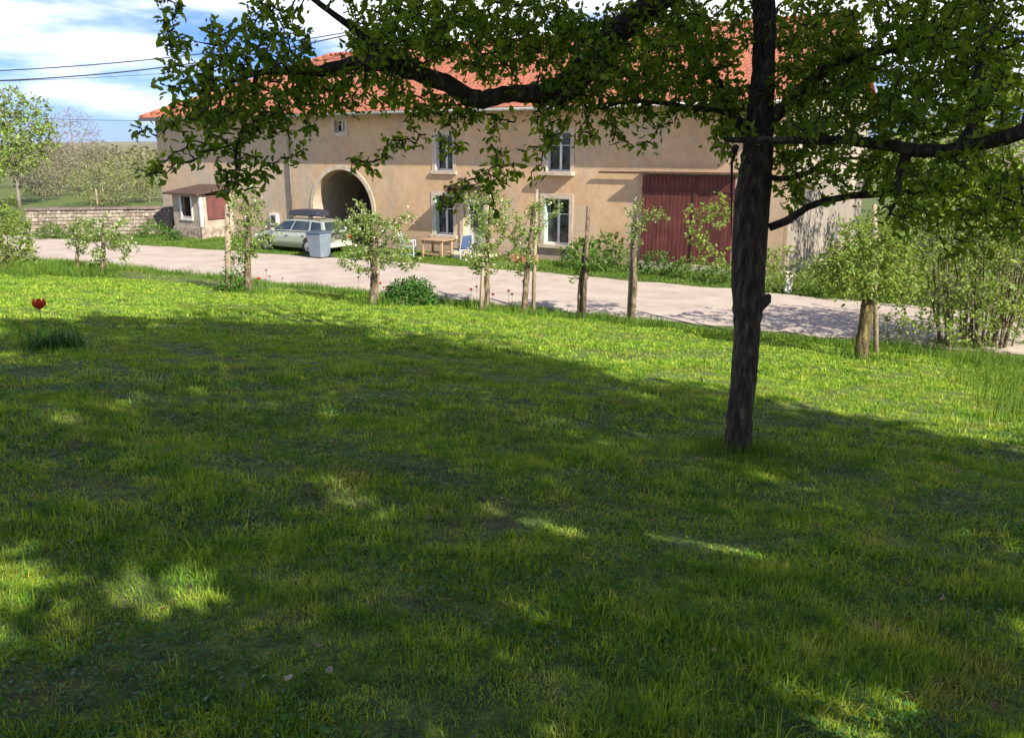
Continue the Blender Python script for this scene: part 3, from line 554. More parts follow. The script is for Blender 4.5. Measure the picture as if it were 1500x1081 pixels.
# ================================================================== CAR
def make_car():
    ang = HR + math.pi                                   # front points left along the facade
    fl = Vector((-11.97, 39.62, 0)); dd = Vector((.84, -.542, 0)); nn = Vector((.542, .84, 0))
    c0 = fl + dd * 2.3 + nn * .87
    car = empty('parked_car', (c0.x, c0.y, GZ), 'pale silver green estate car with black roof box parked before the arch', 'car', rz=ang)
    paint = mat('pale green metallic paint', (.4, .43, .36), .25, metal=.35, noise=(2, 3), stops=[(.3, (.38, .41, .34)), (.7, (.43, .46, .39))])
    black = mat('black plastic', (.02, .02, .022), .55); tyre = mat('tyre rubber', (.018, .018, .02), .85)
    rim = mat('alloy', (.45, .46, .47), .35, metal=.8); glass = mat('tinted car glass', (.02, .035, .045), .06, spec=.8)
    # stations along x (front +): x, half width, rocker z, bumper bulge z, shoulder z, top z
    st = [(2.3, .55, .30, .45, .56, .60), (2.24, .72, .24, .45, .66, .70), (2.05, .84, .22, .5, .73, .80), (1.5, .87, .22, .5, .82, .92), (1.0, .875, .22, .5, .88, .97), (.4, .88, .22, .5, .91, .98), (-.5, .88, .22, .5, .93, .99), (-1.4, .88, .22, .5, .95, 1.0), (-2.0, .86, .24, .5, .96, 1.01), (-2.22, .8, .26, .5, .95, 1.0), (-2.3, .7, .32, .5, .9, .93)]
    mb = MB(); k = 0; ring = []
    for (x, w, zr, zb, zs_, zt) in st:
        half = [(w * .8, zr - .03), (w * .97, zr), (w, zb), (w * .985, (zb + zs_) / 2), (w * .95, zs_), (w * .82, (zs_ * .3 + zt * .7)), (w * .4, zt)]
        pts = [(x, y, z) for y, z in half] + [(x, -y, z) for y, z in reversed(half)]
        ring.append(len(mb.v)); mb.v += pts; k = len(pts)
    for a, b in zip(ring[:-1], ring[1:]):
        for j in range(k): mb.f.append((a + j, a + (j + 1) % k, b + (j + 1) % k, b + j))
    mb.f.append(tuple(range(ring[0], ring[0] + k))); mb.f.append(tuple(range(ring[-1], ring[-1] + k))[::-1])
    body = mb.build('body', paint, car, world=False, smooth=True); sm = body.modifiers.new('s', 'SUBSURF'); sm.levels = sm.render_levels = 1
    # greenhouse: base polygon and roof
    gb = [(1.15, .80, .93), (.3, .82, .95), (-.6, .82, .96), (-1.5, .81, .97), (-2.18, .72, .98)]
    gr = [(.35, .60, 1.40), (-.1, .63, 1.45), (-.7, .64, 1.47), (-1.45, .62, 1.45), (-1.95, .56, 1.40)]
    cab_ = MB(); n = 5
    for s in (1, -1): cab_.v += [(x, s * y, z) for x, y, z in gb] + [(x, s * y, z) for x, y, z in gr]
    for i in range(n - 1):
        cab_.f.append((i, i + 1, n + i + 1, n + i)); cab_.f.append((2 * n + i + 1, 2 * n + i, 3 * n + i, 3 * n + i + 1)); cab_.f.append((n + i, n + i + 1, 3 * n + i + 1, 3 * n + i))
    cab_.f.append((0, n, 3 * n, 2 * n)); cab_.f.append((n - 1, 2 * n + n - 1, 3 * n + n - 1, n + n - 1))
    cab_.build('cabin', paint, car, world=False, bevel=.03)
    def side(i0, f0, i1, f1, s, z0=.1, z1=.88):
        def pt(i, f, h):
            j = min(int(i + f), n - 2); q = i + f - j; b = Vector(gb[j]).lerp(Vector(gb[j + 1]), q); t = Vector(gr[j]).lerp(Vector(gr[j + 1]), q); p = b.lerp(t, h); return (p.x, s * (p.y + .012), p.z)
        return [pt(i0, f0, z0), pt(i1, f1, z0), pt(i1, f1, z1), pt(i0, f0, z1)]
    for s in (1, -1):
        for a, b in ((.12, 1.45), (1.55, 2.75), (2.88, 3.75)):
            m_ = MB(); segs = [a] + [q for q in (1, 2, 3) if a < q < b] + [b]
            for u, v in zip(segs[:-1], segs[1:]):
                q = side(0, u, 0, v, s); m_.poly(q if s > 0 else q[::-1])
            m_.build('side_window', glass, car, world=False)
    def inset(q, f, off):
        c = sum((Vector(p) for p in q), Vector()) / 4; nrm = (Vector(q[1]) - Vector(q[0])).cross(Vector(q[3]) - Vector(q[0])).normalized()
        return [tuple(Vector(p).lerp(c, f) + nrm * off) for p in q]
    MB().poly(inset([(1.15, -.8, .93), (1.15, .8, .93), (.35, .6, 1.4), (.35, -.6, 1.4)], .08, .012)).build('windscreen', glass, car, world=False)
    MB().poly(inset([(-2.18, .72, .98), (-2.18, -.72, .98), (-1.95, -.56, 1.40), (-1.95, .56, 1.40)], .1, .012)).build('rear_window', glass, car, world=False)
    for x in (1.4, -1.3):
        for s in (1, -1):
            MB().cyl((x, s * .79, .36), (0, 1, 0), .385, .2, 28).build('wheel_arch_shade', black, car, world=False)  # black disc on the body stands in for shade inside the arch
            w = empty('wheel', (0, 0, 0), None, None); w.parent = car; w.location = (x, s * .82, .315)
            MB().tube([(0, -.1, 0), (0, -.09, 0), (0, .09, 0), (0, .1, 0)], [.27, .315, .315, .27], 28).build('tyre', tyre, w, world=False)
            r = MB().cyl((0, s * .085, 0), (0, 1, 0), .2, .05, 24)
            for q in range(5): an = q * 2 * math.pi / 5; r.tube([(0, s * .112, 0), (.18 * math.cos(an), s * .112, .18 * math.sin(an))], .02, 6)
            r.build('rim', rim, w, world=False)
    for s in (1, -1):
        MB().box(-2.31, -2.2, s * .5 if s > 0 else -.78, .78 if s > 0 else -.5, .62, .86).build('tail_light', mat('red lamp', (.35, .02, .02), .2), car, world=False, bevel=.02)
        MB().box(2.1, 2.28, .48 if s > 0 else -.76, .76 if s > 0 else -.48, .55, .69).build('headlight', mat('lamp glass', (.6, .62, .65), .1, spec=.8), car, world=False, bevel=.03)
        MB().box(.78, .95, .86 if s > 0 else -1.02, 1.02 if s > 0 else -.86, .92, 1.05).build('mirror', paint, car, world=False, bevel=.03)
        MB().box(-.05, .12, s * .885 - .01, s * .885 + .01, .74, .775).build('door_handle', black, car, world=False); MB().box(-1.05, -.9, s * .885 - .01, s * .885 + .01, .76, .795).build('door_handle', black, car, world=False)
        MB().tube([(.1, s * .58, 1.47), (-.1, s * .58, 1.51), (-1.6, s * .57, 1.51), (-1.8, s * .56, 1.45)], .018, 8).build('roof_rail', black, car, world=False)
        MB().box(-1.0, 1.1, s * .885 - .015, s * .885 + .012, .42, .52).build('side_moulding', mat('grey moulding', (.2, .23, .17), .5), car, world=False, bevel=.008)
    MB().box(-2.36, -2.15, -.76, .76, .3, .5).build('rear_bumper', mat('pale bumper', (.45, .47, .4), .4), car, world=False, bevel=.03)
    MB().box(-2.345, -2.3, -.24, .24, .66, .78).build('number_plate', mat('plate recess', (.08, .08, .06), .5), car, world=False)
    MB().box(2.15, 2.33, -.7, .7, .28, .42).build('front_bumper', black, car, world=False, bevel=.03)
    bx = MB(); rg = []
    for (x, w, zt) in ((.55, .18, 1.70), (.4, .33, 1.80), (.0, .4, 1.86), (-.8, .42, 1.88), (-1.35, .40, 1.86), (-1.5, .3, 1.8)):
        zb = 1.6; p = [(x, -w, zb + .05), (x, -w * .9, zb), (x, w * .9, zb), (x, w, zb + .05), (x, w * .95, zt - .05), (x, w * .7, zt), (x, -w * .7, zt), (x, -w * .95, zt - .05)]
        rg.append(len(bx.v)); bx.v += p
    for a, b in zip(rg[:-1], rg[1:]):
        for j in range(8): bx.f.append((a + j, a + (j + 1) % 8, b + (j + 1) % 8, b + j))
    bx.f += [tuple(range(rg[0], rg[0] + 8)), tuple(range(rg[-1], rg[-1] + 8))[::-1]]
    bx.tube([(0, -.56, 1.53), (0, -.3, 1.6), (0, .3, 1.6), (0, .56, 1.53)], .02, 6); bx.tube([(-1.1, -.56, 1.53), (-1.1, -.3, 1.6), (-1.1, .3, 1.6), (-1.1, .56, 1.53)], .02, 6)
    bx.build('roof_box', mat('roof box plastic', (.03, .03, .045), .4), car, world=False, smooth=False)
make_car()

# ================================================================== BIN, TABLE, CHAIRS, PLANTER, POST
b = empty('wheelie_bin', (-8.15, 36.3, GZ), 'blue grey wheeled rubbish bin standing behind the parked car', 'bin', rz=HR + .1)
M['bin'] = mat('blue grey plastic', (.16, .2, .25), .5, noise=(3, 3), stops=[(.3, (.14, .18, .23)), (.7, (.19, .23, .28))]); M['binlid'] = mat('dark blue plastic', (.06, .085, .12), .45)
bb_ = MB(); bb_.v += [(-.3, -.3, .06), (.3, -.3, .06), (.3, .3, .06), (-.3, .3, .06), (-.38, -.4, 1.05), (.38, -.4, 1.05), (.38, .38, 1.05), (-.38, .38, 1.05)]; bb_.f += [(0, 3, 2, 1), (4, 5, 6, 7), (0, 1, 5, 4), (1, 2, 6, 5), (2, 3, 7, 6), (3, 0, 4, 7)]
bb_.build('bin_body', M['bin'], b, world=False, bevel=.03)
MB().box(-.41, .41, -.44, .42, 1.055, 1.14, top=(.05, .06)).build('lid', M['binlid'], b, world=False, bevel=.02)
MB().tube([(-.3, .44, 1.04), (.3, .44, 1.04)], .02, 8).build('handle', M['binlid'], b, world=False)
for s in (1, -1): MB().cyl((s * .32, .3, .1), (1, 0, 0), .1, .05, 16).build('wheel', M['cable'], b, world=False)
M['wood'] = mat('weathered orange wood', (.4, .25, .14), .8, noise=(6, 5), stops=[(.3, (.3, .17, .09)), (.7, (.5, .34, .2))], bump=(20, .3, (.1, 1, 1)))
tb = empty('garden_table', (-3.2, 36.6, GZ), 'small wooden table between two chairs before the house', 'table', rz=HR)
t = MB()
for k in range(6): t.box(-.62, .62, -.42 + k * .142, -.42 + k * .142 + .13, .73, .765)
t.build('tabletop', M['wood'], tb, world=False)
for sx in (-1, 1):
    for sy in (-1, 1): MB().box(sx * .5 - .04, sx * .5 + .04, sy * .34 - .04, sy * .34 + .04, 0, .725).build('leg', M['wood'], tb, world=False)
MB().box(-.455, .455, -.36, -.33, .12, .2).box(-.455, .455, .33, .36, .12, .2).build('stretcher', M['wood'], tb, world=False)
M['steel'] = mat('pale grey painted tube', (.55, .57, .58), .4)
def chair(loc, rz, fabric, label):
    c = empty('garden_chair', loc, label, 'chair', 'chairs at the garden table', rz)
    MB().box(-.25, .25, -.24, .24, .42, .45).build('seat', fabric, c, world=False, bevel=.01)
    q = MB(); q.v += [(-.24, -.25, .5), (.24, -.25, .5), (.24, -.37, 1.02), (-.24, -.37, 1.02), (-.24, -.28, .5), (.24, -.28, .5), (.24, -.4, 1.02), (-.24, -.4, 1.02)]; q.f += [(0, 1, 2, 3), (7, 6, 5, 4), (0, 4, 5, 1), (1, 5, 6, 2), (2, 6, 7, 3), (3, 7, 4, 0)]; q.build('backrest', fabric, c, world=False)
    for s in (1, -1):
        MB().tube([(s * .27, .26, 0), (s * .27, .25, .66)], .018, 8).build('leg', M['steel'], c, world=False)
        MB().tube([(s * .27, -.3, 0), (s * .27, -.22, .45), (s * .26, -.4, 1.04)], .018, 8).build('leg', M['steel'], c, world=False)
        MB().tube([(s * .27, -.3, .66), (s * .27, .27, .66)], .022, 8).build('armrest', M['steel'], c, world=False)
    MB().tube([(-.27, .25, .42), (.27, .25, .42)], .016, 6).tube([(-.27, -.24, .42), (.27, -.24, .42)], .016, 6).tube([(-.27, .25, .12), (.27, .25, .12)], .016, 6).tube([(-.27, -.28, .1), (-.27, .26, .1)], .016, 6).tube([(.27, -.28, .1), (.27, .26, .1)], .016, 6).build('frame', M['steel'], c, world=False)
chair((-2.1, 35.85, GZ), HR + math.pi / 2 - .3, mat('blue canvas', (.06, .1, .22), .8), 'garden chair with a deep blue back right of the wooden table')
chair((-4.45, 36.9, GZ), HR - math.pi / 2 + .5, mat('grey green canvas', (.2, .28, .25), .8), 'grey green garden chair left of the wooden table')
pl = empty('planter', HL + Vector((.84, -.542, 0)) * 4.9 + Vector((.542, .84, 0)) * -1.0, 'low terracotta planter below the right ground floor window', 'planter', rz=HR)
MB().box(-.55, .55, -.18, .18, 0, .34).build('trough', M['terracotta'], pl, world=False, bevel=.02)
foliage_obj(leaf_mesh(np.column_stack([rng.uniform(-.5, .5, 300), rng.uniform(-.15, .15, 300), rng.uniform(.3, .6, 300)]), rng.normal(0, 1, (300, 3)) + (0, 0, .8), .09), M['leaf_mid'], pl, 'plant').matrix_parent_inverse = Matrix()
q = Vector((8.9, 27.3, GZ)); mk = empty('marker_post', q, 'short white concrete post on the verge right of the dark trunk', 'post')
MB().box(q.x - .13, q.x + .13, q.y - .08, q.y + .08, q.z, q.z + .62, top=(.02, .01)).build('post', M['white'], mk, bevel=.02)
MB().box(q.x - .15, q.x + .15, q.y - .1, q.y + .1, q.z + .622, q.z + .68).build('cap', M['stone'], mk)

# ================================================================== THE DARK TREE IN THE FOREGROUND
TB = G(1082, 662); D0 = depth_of(TB)
mt = empty('apple_tree', TB, 'large apple tree with dark rough trunk standing alone in the shaded lawn', 'tree')
pxr = D0 / F
tr_pts = [(1080, 672, 0), (1082, 640, 0), (1084, 600, 0), (1090, 540, 0), (1094, 480, 0), (1096, 445, 0), (1097, 400, 0), (1100, 340, 0), (1104, 280, 0), (1110, 220, 0), (1114, 160, 0), (1119, 90, .05), (1119, 0, .1), (1117, -90, .1), (1114, -180, .15), (1125, -300, .2), (1120, -450, .2), (1130, -620, .1)]
tr_r = [33, 25, 23, 23, 24, 29, 31, 32, 33, 28, 24, 21, 21, 24, 20, 15, 10, 4]
P_ = [at(x, y, D0 + q) for x, y, q in tr_pts]; P_[0].z = TB.z - .08
_, trunk_path = limb('trunk', P_, [r * pxr * .79 for r in tr_r], M['bark'], mt, k=18, rough=.05, sub=6)
kn = MB(); kn.tube([at(1112, 445, D0 - .02), at(1124, 437, D0 - .05), at(1128, 432, D0 - .05)], [.07, .05, .015], 10); kn.tube([at(1078, 215, D0 - .02), at(1072, 240, D0 - .1), at(1071, 350, D0 - .1)], [.03, .012, .004], 6); kn.build('trunk_knot', M['bark'], mt, smooth=True)
seeds = list(trunk_path[40:])
def L(pts, rad, name='branch'):
    global seeds
    p = [at(x, y, D0 + d) for x, y, d in pts]; o, path = limb(name, p, [r * pxr for r in rad], M['bark'], mt, k=10, rough=.09); seeds += path; return path
L([(1117, -90, .1), (1060, -75, -.1), (1000, -30, -.25), (950, 12, -.35), (900, 50, -.45), (862, 95, -.5), (828, 128, -.55), (812, 150, -.58)], [17, 18, 19, 19, 18, 19, 20, 15])
L([(822, 132, -.55), (790, 138, -.6), (745, 138, -.7), (700, 146, -.8), (655, 124, -.9), (608, 106, -.95), (560, 93, -1.05), (510, 95, -1.15), (462, 106, -1.2), (415, 104, -1.3), (375, 108, -1.3), (335, 122, -1.35)], [14, 13, 11, 12, 11, 11, 12, 8, 7, 5, 3.5, 2])
L([(600, 106, -.95), (540, 60, -1.0), (480, 15, -1.2), (420, -30, -1.3), (370, -60, -1.4)], [6, 5, 4, 3, 2])
L([(1117, -60, .1), (1020, -110, -.5), (900, -130, -.9), (760, -150, -1.2), (600, -150, -1.5), (450, -120, -1.8), (300, -90, -1.9), (240, -40, -1.9)], [15, 14, 13, 12, 10, 8, 5, 3])
L([(375, 108, -1.3), (370, 150, -1.3), (355, 190, -1.35), (345, 230, -1.4), (350, 270, -1.4)], [3, 2.5, 2, 1.5, 1])
L([(1128, 175, 0), (1155, 152, -.1), (1190, 118, -.2), (1225, 92, -.2), (1265, 80, -.3), (1330, 66, -.4), (1400, 40, -.5), (1450, 10, -.6)], [12, 10, 9, 8, 7, 6, 4.5, 3])
L([(1128, 333, 0), (1155, 322, -.1), (1185, 303, -.2), (1230, 290, -.2), (1290, 284, -.3), (1360, 280, -.3), (1430, 268, -.4), (1510, 262, -.4), (1600, 250, -.5)], [6, 6, 5, 5, 5, 4.5, 4, 3, 2])
L([(1110, 250, 0), (1140, 262, .1), (1180, 255, .2), (1220, 235, .3), (1260, 232, .4)], [5, 4, 4, 3, 2])
L([(1098, 200, 0), (1070, 160, .1), (1040, 100, .2), (1010, 60, .4), (985, 10, .5), (960, -50, .6)], [9, 7, 6, 5, 4, 3])
L([(1100, 190, 0), (1060, 165, -.2), (1010, 158, -.3), (960, 150, -.4), (915, 150, -.5), (880, 160, -.5)], [6, 4, 4, 3, 2.5, 1.5])
L([(1120, -60, .2), (1190, -110, .5), (1290, -150, .9), (1400, -160, 1.2), (1540, -150, 1.4)], [14, 12, 10, 7, 4])
L([(1120, -180, .2), (1080, -300, 1.2), (1000, -420, 2.0)], [12, 9, 5])
L([(1120, -120, .2), (1050, -180, 1.2), (900, -200, 2.0), (760, -190, 2.6)], [12, 9, 6, 3])
L([(1120, -300, .2), (1000, -420, -.8), (850, -480, -1.6)], [11, 8, 5])
def hang(x, y, dx, dy, k, dep, dd): return [(x + dx * i / max(1, k - 1) + random.uniform(-14, 14), y + dy * i / max(1, k - 1) + random.uniform(-10, 10), 16, 16, D0 + dep, dd, 2) for i in range(k)]
E_ = []
# far left hanging sprays against the sky and the wall
E_ += hang(238, -30, 15, 90, 8, -1.9, .2) + hang(262, 80, 60, 70, 12, -1.7, .3) + hang(250, 60, 60, 20, 5, -1.7, .2) + hang(300, 50, 50, 40, 7, -1.6, .3)
E_ += hang(330, 150, 15, 130, 14, -1.4, .25) + hang(250, 170, 90, -20, 9, -1.5, .3) + hang(205, 190, 90, -10, 7, -1.5, .2) + hang(215, 250, 90, -30, 8, -1.5, .2) + hang(250, 120, 80, 40, 9, -1.5, .2)
E_ += hang(360, 120, 20, 130, 14, -1.35, .3) + hang(330, 260, 40, 0, 4, -1.4, .2) + hang(380, 0, 10, 110, 12, -1.4, .3) + hang(420, -20, 0, 120, 11, -1.4, .3) + hang(455, 60, -30, 80, 9, -1.3, .2)
E_ += hang(300, 210, 30, 60, 6, -1.4, .2) + hang(425, 215, -3, 30, 3, -1.3, .1) + hang(400, 170, 50, 25, 6, -1.25, .2)
E_ += [(330, 165, 80, 55, D0 - 1.4, .5, 42), (400, 140, 70, 60, D0 - 1.25, .5, 44), (470, 130, 50, 45, D0 - 1.15, .4, 40), (340, 60, 50, 50, D0 - 1.5, .4, 14), (420, 60, 40, 50, D0 - 1.35, .4, 18)]
# middle
E_ += hang(500, -10, 30, 60, 4, -1.1, .2)
E_ += [(600, 40, 90, 60, D0 - .6, 1.0, 120), (560, 75, 70, 40, D0 - .9, .7, 50), (560, 135, 80, 35, D0 - .8, .7, 36), (700, 70, 100, 60, D0 - .3, 1.2, 75), (680, 15, 90, 40, D0 - .5, 1, 60), (640, 160, 60, 22, D0 - .8, .5, 26)]
E_ += [(790, 40, 90, 50, D0 - .2, 1.2, 80), (860, 90, 90, 70, D0 - .2, 1.2, 140), (960, 70, 110, 80, D0 + .2, 1.4, 170), (1020, 40, 90, 70, D0 + .2, 1.4, 110), (960, 140, 90, 35, D0, 1, 46), (1060, 150, 45, 60, D0 + .3, 1, 60)]
E_ += hang(690, 165, -30, 60, 5, -.7, .2) + hang(650, 190, -125, 55, 14, -.8, .12) + hang(738, 165, -10, 90, 8, -.6, .2) + hang(740, 240, -90, 60, 10, -.7, .15) + hang(728, 250, 8, 55, 5, -.7, .1) + hang(790, 150, 20, 60, 9, -.6, .2) + hang(830, 160, -60, 80, 8, -.6, .2)
E_ += hang(880, 165, 20, 35, 5, -.5, .2) + hang(930, 150, -12, 60, 5, -.3, .2) + hang(900, 190, -55, 10, 5, -.4, .1) + hang(985, 160, -20, 45, 4, -.2, .2) + hang(1040, 190, 25, 45, 7, 0, .3) + hang(820, 150, 60, 15, 6, -.5, .2)
# right
E_ += [(1190, 60, 70, 70, D0 + .2, 1.2, 95), (1280, 30, 90, 60, D0, 1.3, 90), (1235, 105, 60, 60, D0 + .1, 1, 60), (1390, 60, 110, 80, D0, 1.5, 95), (1290, 130, 90, 60, D0 - .1, 1.3, 85), (1180, 200, 70, 50, D0 + .3, 1, 70), (1400, 150, 110, 70, D0 - .1, 1.4, 95), (1270, 250, 100, 45, D0 - .1, 1.1, 50), (1420, 290, 100, 50, D0, 1.1, 36), (1160, 250, 35, 60, D0 + .2, .6, 30), (1170, 130, 60, 40, D0 + .2, 1, 60)]
E_ += [(1100, -140, 260, 80, D0 + .2, 2.2, 220), (800, -120, 260, 60, D0 - .6, 1.8, 190), (500, -110, 200, 50, D0 - 1.3, 1.2, 90), (1400, -110, 180, 70, D0 + .3, 1.8, 130), (1050, -330, 300, 130, D0 + .5, 2.4, 200), (800, -300, 200, 100, D0 + .6, 2.0, 120), (900, -460, 160, 60, D0 - .8, 1.6, 90)]
E_ = [(*e[:6], int(round(e[6] * (2.0 if e[6] > 2 else 1.5)))) for e in E_]
T_ = ell_targets(E_)
paths = grow(seeds, T_, step=.06, wob=.14, lift=.02)
twigs_obj(paths, M['bark'], mt, .009, .002)
foliage_obj(leaves_on(paths, 72, .06, from_=.1, spread=.028, droop=.35, width=.56), M['leaf_main'], mt)

# neighbouring tree rooted outside the right edge; its limb reaches across in front of the trunk
nb = Vector((5.2, 3.6, 0)); nb.z = gz(nb.x, nb.y)
nt_ = empty('apple_tree', nb, 'dark tree whose limb reaches in from the right edge across the trunk', 'tree')
top = nb + Vector((0, 0, 2.1))
P0, rr = smooth_path([nb + Vector((0, 0, -.1)), nb + Vector((0, .05, 1.0)), top, nb + Vector((.1, -.1, 3.4)), nb + Vector((.2, -.4, 5.0))], [.2, .17, .16, .12, .06])
MB().tube(P0, rr, 14).build('trunk', M['bark'], nt_, smooth=True)
sd2 = [tuple(p) for p in P0[6:]]
def L2(pts, rad, start=None, parent=nt_):
    global sd2
    p = ([start] if start else []) + [at(x, y, d) for x, y, d in pts]; o, path = limb('branch', p, rad, M['bark'], parent, k=10, rough=.1); sd2 += path
DB = D0 - .9
L2([(1600, 150, 5.4), (1500, 192, 5.8), (1430, 212, 6.2), (1365, 222, 6.4), (1300, 213, 6.5), (1235, 206, 6.6), (1170, 206, 6.7), (1110, 206, 6.8), (1062, 205, 6.85)], [.11, .075, .058, .05, .052, .044, .035, .031, .026, .02], start=top)
L2([(1405, 215, 6.3), (1425, 180, 6.3), (1432, 120, 6.3), (1437, 60, 6.3), (1440, 0, 6.3), (1443, -90, 6.3)], [.045, .035, .035, .03, .028, .02])
L2([(1330, 225, 6.5), (1318, 250, 6.5), (1315, 285, 6.5), (1300, 320, 6.55)], [.04, .03, .018, .01])
L2([(1440, 85, 6.3), (1475, 70, 6.2), (1520, 50, 6.0)], [.015, .012, .008])
L2([(1380, 222, 6.4), (1420, 250, 6.4), (1460, 285, 6.5), (1500, 300, 6.5)], [.02, .015, .012, .008])
E2 = [(1440, 340, 70, 45, 6.5, .6, 18), (1350, 320, 70, 40, 6.6, .6, 10), (1400, 120, 110, 90, 6.4, .9, 75), (1440, 40, 90, 70, 6.3, .9, 90), (1250, 180, 100, 35, 6.6, .5, 60), (1420, 250, 100, 40, 6.4, .8, 40), (1480, 300, 60, 50, 6.5, .6, 18), (1330, 290, 60, 40, 6.5, .5, 34), (1500, -60, 120, 80, 6.0, 1.0, 60), (1080, 195, 25, 15, 6.8, .2, 10)]
T2 = ell_targets([(*e[:6], int(e[6] * 1.8)) for e in E2])
T2b = np.array([(nb.x + random.gauss(.2, 1.3), nb.y + random.gauss(-.6, 1.3), nb.z + random.uniform(3.6, 6.5)) for _ in range(330)])
T2b = T2b[(T2b[:, 0] / np.maximum(T2b[:, 1], .3) > .62) | (T2b[:, 2] > .45 * T2b[:, 1] + .6)]
paths = grow(sd2, np.concatenate([T2, T2b]), step=.07, wob=.14, lift=.02)
twigs_obj(paths, M['bark'], nt_, .008, .002)
foliage_obj(leaves_on(paths, 52, .065, from_=.1, spread=.03, droop=.3, width=.56), M['leaf_main'], nt_)

# ================================================================== TREES BEHIND THE CAMERA that shade the lawn
GAPS = [(20, 905, .42), (5, 835, .3), (240, 840, .32), (285, 890, .26), (475, 712, .26), (540, 748, .28), (812, 770, .22), (720, 745, .14), (1095, 806, .2), (1045, 800, .12), (1240, 1050, .34), (1150, 1068, .24), (1330, 1060, .16), (780, 905, .12)]
GAPS = [(G(a, b), r * .8) for a, b, r in GAPS]  # sun patches on the lawn, shaped by cutting leaves out of the crowns
def open_gaps(data):
    """clears leaves along sun rays so light patches fall on the chosen lawn spots"""
    V, (Q,) = data; n = len(V) // 6; c = V.reshape(n, 6, 3).mean(1); keep = np.ones(n, bool); sv = np.array(SUN)
    for g, r in GAPS:
        d = c - np.array(g); t = d @ sv; dist = np.linalg.norm(d - t[:, None] * sv, axis=1)
        keep &= ~((dist < r * rng.uniform(.6, 1.5, n)) & (t > 0) & (rng.uniform(0, 1, n) < .9))
    c6 = V.reshape(n, 6, 3)[keep]; m = len(c6); b = np.arange(m)[:, None] * 6
    return c6.reshape(-1, 3), [np.concatenate([b + np.array([0, 1, 2, 3]), b + np.array([0, 3, 4, 5])])]
def big_tree(x, y, h, cz, rx, rz_, n, label, leaf=.27, per=40, seed=1):
    b = Vector((x, y, gz(x, y))); e = empty('tree', b, label, 'tree'); r = np.random.default_rng(seed)
    tp, R = smooth_path([b + Vector((0, 0, -.1)), b + Vector((.1, 0, h * .3)), b + Vector((-.1, .1, h * .6)), b + Vector((0, 0, h * .92))], [h * .028, h * .022, h * .013, .03])
    MB().tube(tp, R, 12).build('trunk', M['bark'], e, smooth=True); sd = [tuple(p) for p in tp[5:]]
    u = r.normal(0, 1, (n, 3)); u /= np.linalg.norm(u, axis=1)[:, None]; u *= (r.uniform(.15, 1, n) ** .45)[:, None]
    T = np.column_stack([x + u[:, 0] * rx, y + u[:, 1] * rx, b.z + cz + u[:, 2] * rz_])
    p = grow(sd, T, step=.25, wob=.12, lift=.08); twigs_obj(p, M['bark'], e, .03, .006, k=3)
    foliage_obj(open_gaps(leaves_on(p, per, leaf, from_=.15, spread=.16, droop=.2, width=.6)), M['leaf_dark'], e)
SHADE = [(7.0, -.5, 14.2, 8.6, 4.3, 5.4, 800, 'tall broad leafy tree outside the view to the right of the camera', 3),
         (3.0, -5.5, 14.5, 8.8, 4.4, 5.4, 300, 'tall leafy tree standing behind and right of the camera', 5),
         (-2.0, -7.0, 13.5, 8.2, 4.4, 5.2, 250, 'leafy tree behind and left of the camera', 6),
         (8.9, 1.2, 7.5, 4.8, 2.2, 2.6, 300, 'smaller leafy tree outside the right edge of the view', 8),
         (3.6, -.5, 6.6, 4.2, 2.9, 1.8, 400, 'added unseen low spreading tree by the camera that darkens the foreground', 9)]  # last tree added out of view to block sky light over the foreground
for (x, y, h, cz, rx, rz_, n, lab, sd_) in SHADE: big_tree(x, y, h, cz, rx, rz_, n, lab, seed=sd_)

# ================================================================== SMALL ORCHARD TREES ALONG THE ROAD
def orchard(base_px, top_px, rpx, ells, leaf, label, bark='bark_light', size=.06, per=60, blossom=0, group='young trees along the lawn edge', name='young_fruit_tree', extra=None, lean=0):
    b = G(*base_px); D = depth_of(b); k_ = D / F
    e = empty(name, b, label, 'tree', group)
    pts = [b + Vector((0, 0, -.05))] + [at(base_px[0] + (top_px[0] - base_px[0]) * f + random.uniform(-1.5, 1.5), base_px[1] + (top_px[1] - base_px[1]) * f, D) for f in (.12, .35, .6, .8, 1)]
    o, path = limb('trunk', pts, [rpx * .82 * k_ * q for q in ((1.15, 1, .95, .85, .55, .22) if rpx < 10 else (1.25, 1, .95, .95, .85, .4))], M[bark], e, k=10, rough=.1)
    sd = path[len(path) // 3:]
    T = ell_targets([(x, y, rx * 1.12, ry * 1.15, D + dd, rx * k_ * 1.1, int(c * 2.3)) for (x, y, rx, ry, dd, c) in ells])
    p = grow(sd, T, step=.08, wob=.15, lift=.1); twigs_obj(p, M[bark], e, .014, .003)
    foliage_obj(leaves_on(p, per * 1.15, size * 1.15, from_=.15, spread=.045, droop=.1, width=.6), M[leaf], e)
    if blossom: foliage_obj(leaves_on(p, blossom, size * .7, from_=.3, spread=.05, droop=0, width=.9), M['blossom'], e, 'blossom')
    return b, D
def stake(base_px, top_px, rpx, label, m='stake'):
    b = G(*base_px); D = depth_of(b); r = rpx * D / F
    tag(MB().tube([b + Vector((0, 0, -.1)), at((base_px[0] + top_px[0]) / 2, (base_px[1] + top_px[1]) / 2, D), at(top_px[0], top_px[1], D)], [r, r * .97, r * .85], 8).build('wooden_stake', M[m], smooth=True), label, 'stake', 'wooden stakes beside the young trees')
orchard((150, 405), (152, 330), 4, [(150, 350, 48, 36, 0, 46), (120, 345, 25, 30, .3, 16), (185, 355, 22, 22, 0, 12)], 'leaf_pale', 'wide low blossoming fruit tree left of the lawn edge near the stone wall', per=46, size=.075, blossom=14)
